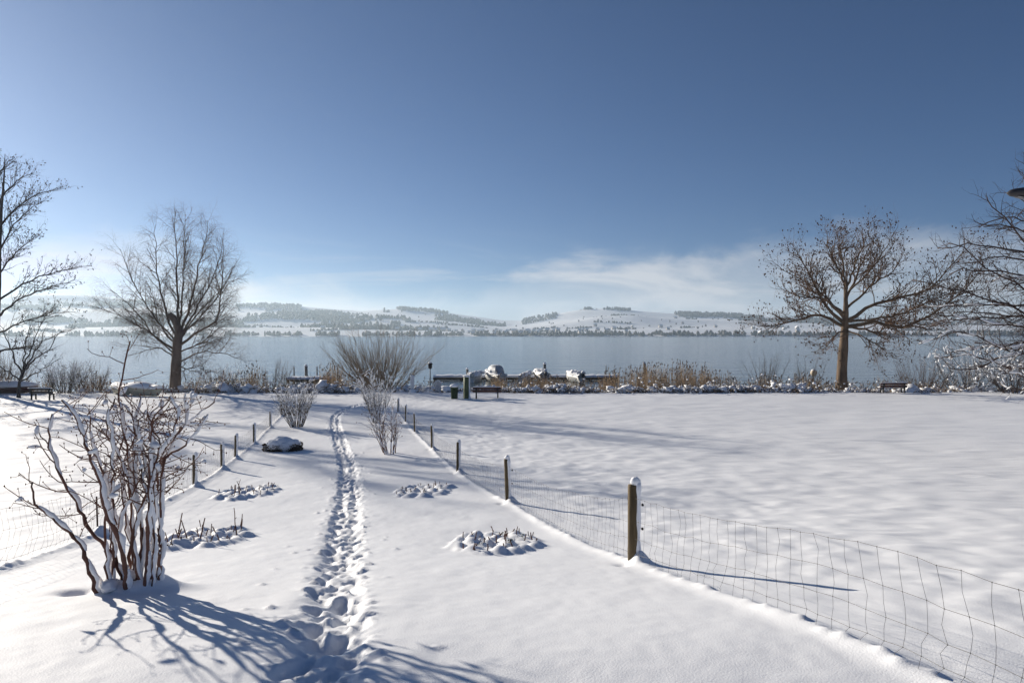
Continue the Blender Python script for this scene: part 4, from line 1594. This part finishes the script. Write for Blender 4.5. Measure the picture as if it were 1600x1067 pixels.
# ---------------------------------------------------------------- benches and small things on the lawn
def bench(label, px, py, W_, rot, slat_m, d=None):
    x, y, z = ground_at(px, py)
    if d:
        y = d
        x = (px - 800) / F * d
        z = float(zbase(x, y))
    e = empty("park_bench", (x, y, zs(x, y)), label, "bench")
    e.rotation_euler.z = rot
    for sx in (-1, 1):
        lx = sx * (W_ / 2 - 0.28)
        # a leg with its back upright, as one bent iron profile
        prof = [(-0.24, -0.1), (-0.17, -0.1), (-0.15, 0.40), (0.16, 0.40), (0.20, -0.1), (0.28, -0.1), (0.25, 0.42), (0.36, 0.90), (0.29, 0.90), (0.17, 0.47), (-0.22, 0.47)]
        rings = [[(lx - 0.05, a, b_) for a, b_ in prof], [(lx + 0.05, a, b_) for a, b_ in prof]]
        k = len(prof)
        V = np.array(rings).reshape(-1, 3)
        Fq = [(j, (j + 1) % k, k + (j + 1) % k, k + j) for j in range(k)]
        import mathutils.geometry as mg
        tri = mg.tessellate_polygon([[Vector((0, a, b_)) for a, b_ in prof]])
        tr_ = [tuple(t) for t in tri] + [tuple(k + i for i in reversed(t)) for t in tri]
        mesh_np("leg", V, [np.array(Fq), np.array(tr_)], M['iron'], e, smooth=False)
    for yy in (-0.17, -0.03, 0.11):
        box("seat_slat", (0, yy, 0.495), (W_, 0.115, 0.045), slat_m, e, bevel=0.008)
    for (yy, zz) in ((0.195, 0.63), (0.250, 0.86)):
        box("back_slat", (0, yy, zz), (W_, 0.05, 0.18), slat_m, e, rot=(-0.24, 0, 0), bevel=0.008)
    Rn = random.Random(int(px))
    for nm, yc, zc_, hw, hh in (("seat_snow", -0.03, 0.52, 0.22, 0.11), ("back_snow", 0.275, 0.948, 0.04, 0.07)):
        rings = []
        for i in range(15):
            xx = -W_ / 2 + W_ * i / 14
            h = hh * Rn.uniform(0.8, 1.15) * (0.5 if i in (0, 14) else 1)
            rings.append([(xx, yc - hw, zc_), (xx, yc - hw * 0.8, zc_ + h * 0.7), (xx, yc, zc_ + h), (xx, yc + hw * 0.8, zc_ + h * 0.7), (xx, yc + hw, zc_)])
        loft(nm, rings, M['snow_clump'], e)
    return e


bench("red-brown slatted bench beside the green post near the shore", 761, 622, 2.35, math.pi, M['slat'])
bench("weathered grey slatted bench in front of the covered red boat", 66, 625, 2.2, math.pi - 0.15, M['slat_grey'])
bench("low brown slatted bench just right of the spreading tree", 1395, 613, 2.6, math.pi + 0.1, M['slat'], d=62.5)

x, y, z = ground_at(710, 622.5)
e = empty("litter_bin", (x, y, zs(x, y)), "green litter bin with a thick cap of snow", "bin")
loft("body", [[(sx * w, sy * w, h) for sx, sy in ((-1, -1), (1, -1), (1, 1), (-1, 1))] for w, h in ((0.24, -0.1), (0.29, 0.92))], M['green'], e, smooth=False)
box("lid", (0, 0, 0.95), (0.68, 0.66, 0.06), M['green'], e, bevel=0.015)
lump_obj("snow_cap", (0.02, 0, 1.0), (0.42, 0.38, 0.26), M['snow_clump'], e, lump=0.06, flat=-0.1)

x, y, z = ground_at(728, 622.5)
e = empty("notice_post", (x, y, zs(x, y)), "tall narrow dark green board post beside the bench, snow down one edge", "post")
box("panel", (0, 0, 0.85), (0.34, 0.5, 1.95), M['green'], e, rot=(0, 0, 0.3), bevel=0.02)
S = Tubes()
S.add(np.array([[0.27, -0.02, t] for t in np.linspace(-0.1, 1.85, 9)]), np.array([0.2, 0.12, 0.07, 0.06, 0.06, 0.07, 0.07, 0.08, 0.06]), 8)
V, Fc = blob_arrays((0, 0, 0), 1.0, 1.0, 0.1, 12, 7)
S.raw(V * np.array([0.30, 0.30, 0.1]) + np.array([0.03, 0, 1.86]), Fc)
S.build("snow_cap", M['snow_clump'], e)

x, y, z = ground_at(672, 613)
e = empty("lantern_post", (x, y, zs(x, y)), "thin dark lantern post in front of the willow bush", "lamp")
A = Tubes()
A.add(np.array([[0, 0, -0.2], [0, 0, 1.0], [0, 0, 2.15]]), np.array([0.05, 0.045, 0.04]), 8)
A.build("pole", M['iron'], e)
hd = loft("lantern", [[(w * math.cos(a), w * math.sin(a), h) for a in np.arange(6) * math.pi / 3] for w, h in ((0.10, 2.13), (0.17, 2.2), (0.19, 2.52), (0.26, 2.55), (0.10, 2.72))], M['iron'], e, smooth=False)
lump_obj("snow_cap", (0, 0, 2.7), (0.16, 0.16, 0.07), M['snow_clump'], hd)
lump_obj("snow", (0.02, -0.03, 0.06), (0.26, 0.24, 0.2), M['snow_clump'], e)

x, y, z = ground_at(644, 614)
e = empty("white_post", (x, y, zs(x, y)), "square white post plastered with snow at the end of the trail", "post")
box("shaft", (0, 0, 0.65), (0.30, 0.28, 1.6), M['white'], e, bevel=0.02)
lump_obj("snow_cap", (0, 0, 1.47), (0.22, 0.2, 0.12), M['snow_clump'], e, flat=-0.3)
lump_obj("snow", (0.03, -0.05, 0.1), (0.32, 0.3, 0.24), M['snow_clump'], e)

x, y, z = ground_at(684, 614)
e = empty("arched_stone", (x, y, zs(x, y)), "pale upright stone with rounded top beside the lantern post", "stone")
prof = [(-0.27, -0.15), (0.27, -0.15), (0.27, 0.78)] + [(0.27 * math.cos(a), 0.78 + 0.3 * math.sin(a)) for a in np.linspace(0.25, math.pi - 0.25, 9)] + [(-0.27, 0.78)]
loft("slab", [[(a, yy, b_) for a, b_ in prof] for yy in (-0.08, 0.08)], M['stone'], e, smooth=False)
loft("rim_snow", [[(math.cos(a) * r, yy, 0.78 + math.sin(a) * (r + 0.03)) for r, yy in ((0.275, -0.075), (0.335, -0.05), (0.335, 0.05), (0.275, 0.075))] for a in np.linspace(0.0, math.pi, 12)], M['snow_clump'], e)
for k, (xx, zz) in enumerate(((0, 0.85), (-0.06, 0.62), (0.07, 0.55), (0.0, 0.38))):
    box("inscription_mark", (xx, -0.083, zz), (0.10, 0.008, 0.05), M['print'], e)

# --- street lamp reaching in from the right
d = 15.0
hx_, hz_ = (1590 - 800) / F * d, CAM_Z + (HORIZON - 302) / F * d
px_ = hx_ + 2.3
e = empty("street_lamp", (px_, d, zg(px_, d)), "dark street lamp head reaching in at the upper right edge", "street lamp")
zb_ = zg(px_, d)
A = Tubes()
A.add(curve_pts([(0, 0, -0.3), (0, 0, 4.0), (0, 0, hz_ - zb_ - 0.5), (-0.3, 0, hz_ - zb_ - 0.05), (-1.0, 0, hz_ - zb_ + 0.05), (-1.75, 0, hz_ - zb_ + 0.05)], 24), np.linspace(0.075, 0.035, 24), 12)
A.build("pole", M['lamp'], e)
rings = []
for t in np.linspace(0, 1, 12):
    xx = -1.7 - 0.85 * t
    w = 0.135 * (0.62 + 0.38 * math.sin(math.pi * min(1, t * 0.9 + 0.12))) * (1 - max(0, (t - 0.86) / 0.14) ** 2 * 0.75)
    rings.append([(xx, w * math.cos(a), hz_ - zb_ + 0.03 - 0.035 * t + w * 0.85 * math.sin(a)) for a in np.arange(12) * math.pi / 6])
hd = loft("lamp_head", rings, M['lamp'], e)
loft("lamp_cover", [[(xx, 0.09 * math.cos(a), hz_ - zb_ - 0.075 - 0.05 * s_) for a in np.arange(10) * math.pi / 5] for xx, s_ in ((-1.95, 0.2), (-2.15, 1), (-2.35, 0.2))], M['lens'], hd)

# ---------------------------------------------------------------- air
V, Fc = box_arrays(0, 2600, 130, 19000, 5700, 1)
zlo, zhi = -4.5, 235.0
V[:, 2] = np.where(V[:, 2] < 130, zlo, zhi)
hz = mesh_np("haze", V, [Fc], M['snow'], smooth=False)
mh = bpy.data.materials.new("haze_air")
mh.use_nodes = True
nt = mh.node_tree
for n in list(nt.nodes):
    if n.type == 'BSDF_PRINCIPLED':
        nt.nodes.remove(n)
pv = nt.nodes.new("ShaderNodeVolumePrincipled")
pv.inputs["Color"].default_value = (0.68, 0.85, 1.0, 1)
pv.inputs["Density"].default_value = 0.000135
pv.inputs["Anisotropy"].default_value = 0.42
nt.links.new(pv.outputs[0], nt.nodes["Material Output"].inputs["Volume"])
hz.data.materials.clear()
hz.data.materials.append(mh)
tag(hz, "thin winter haze over the lake and hills", kind="stuff")
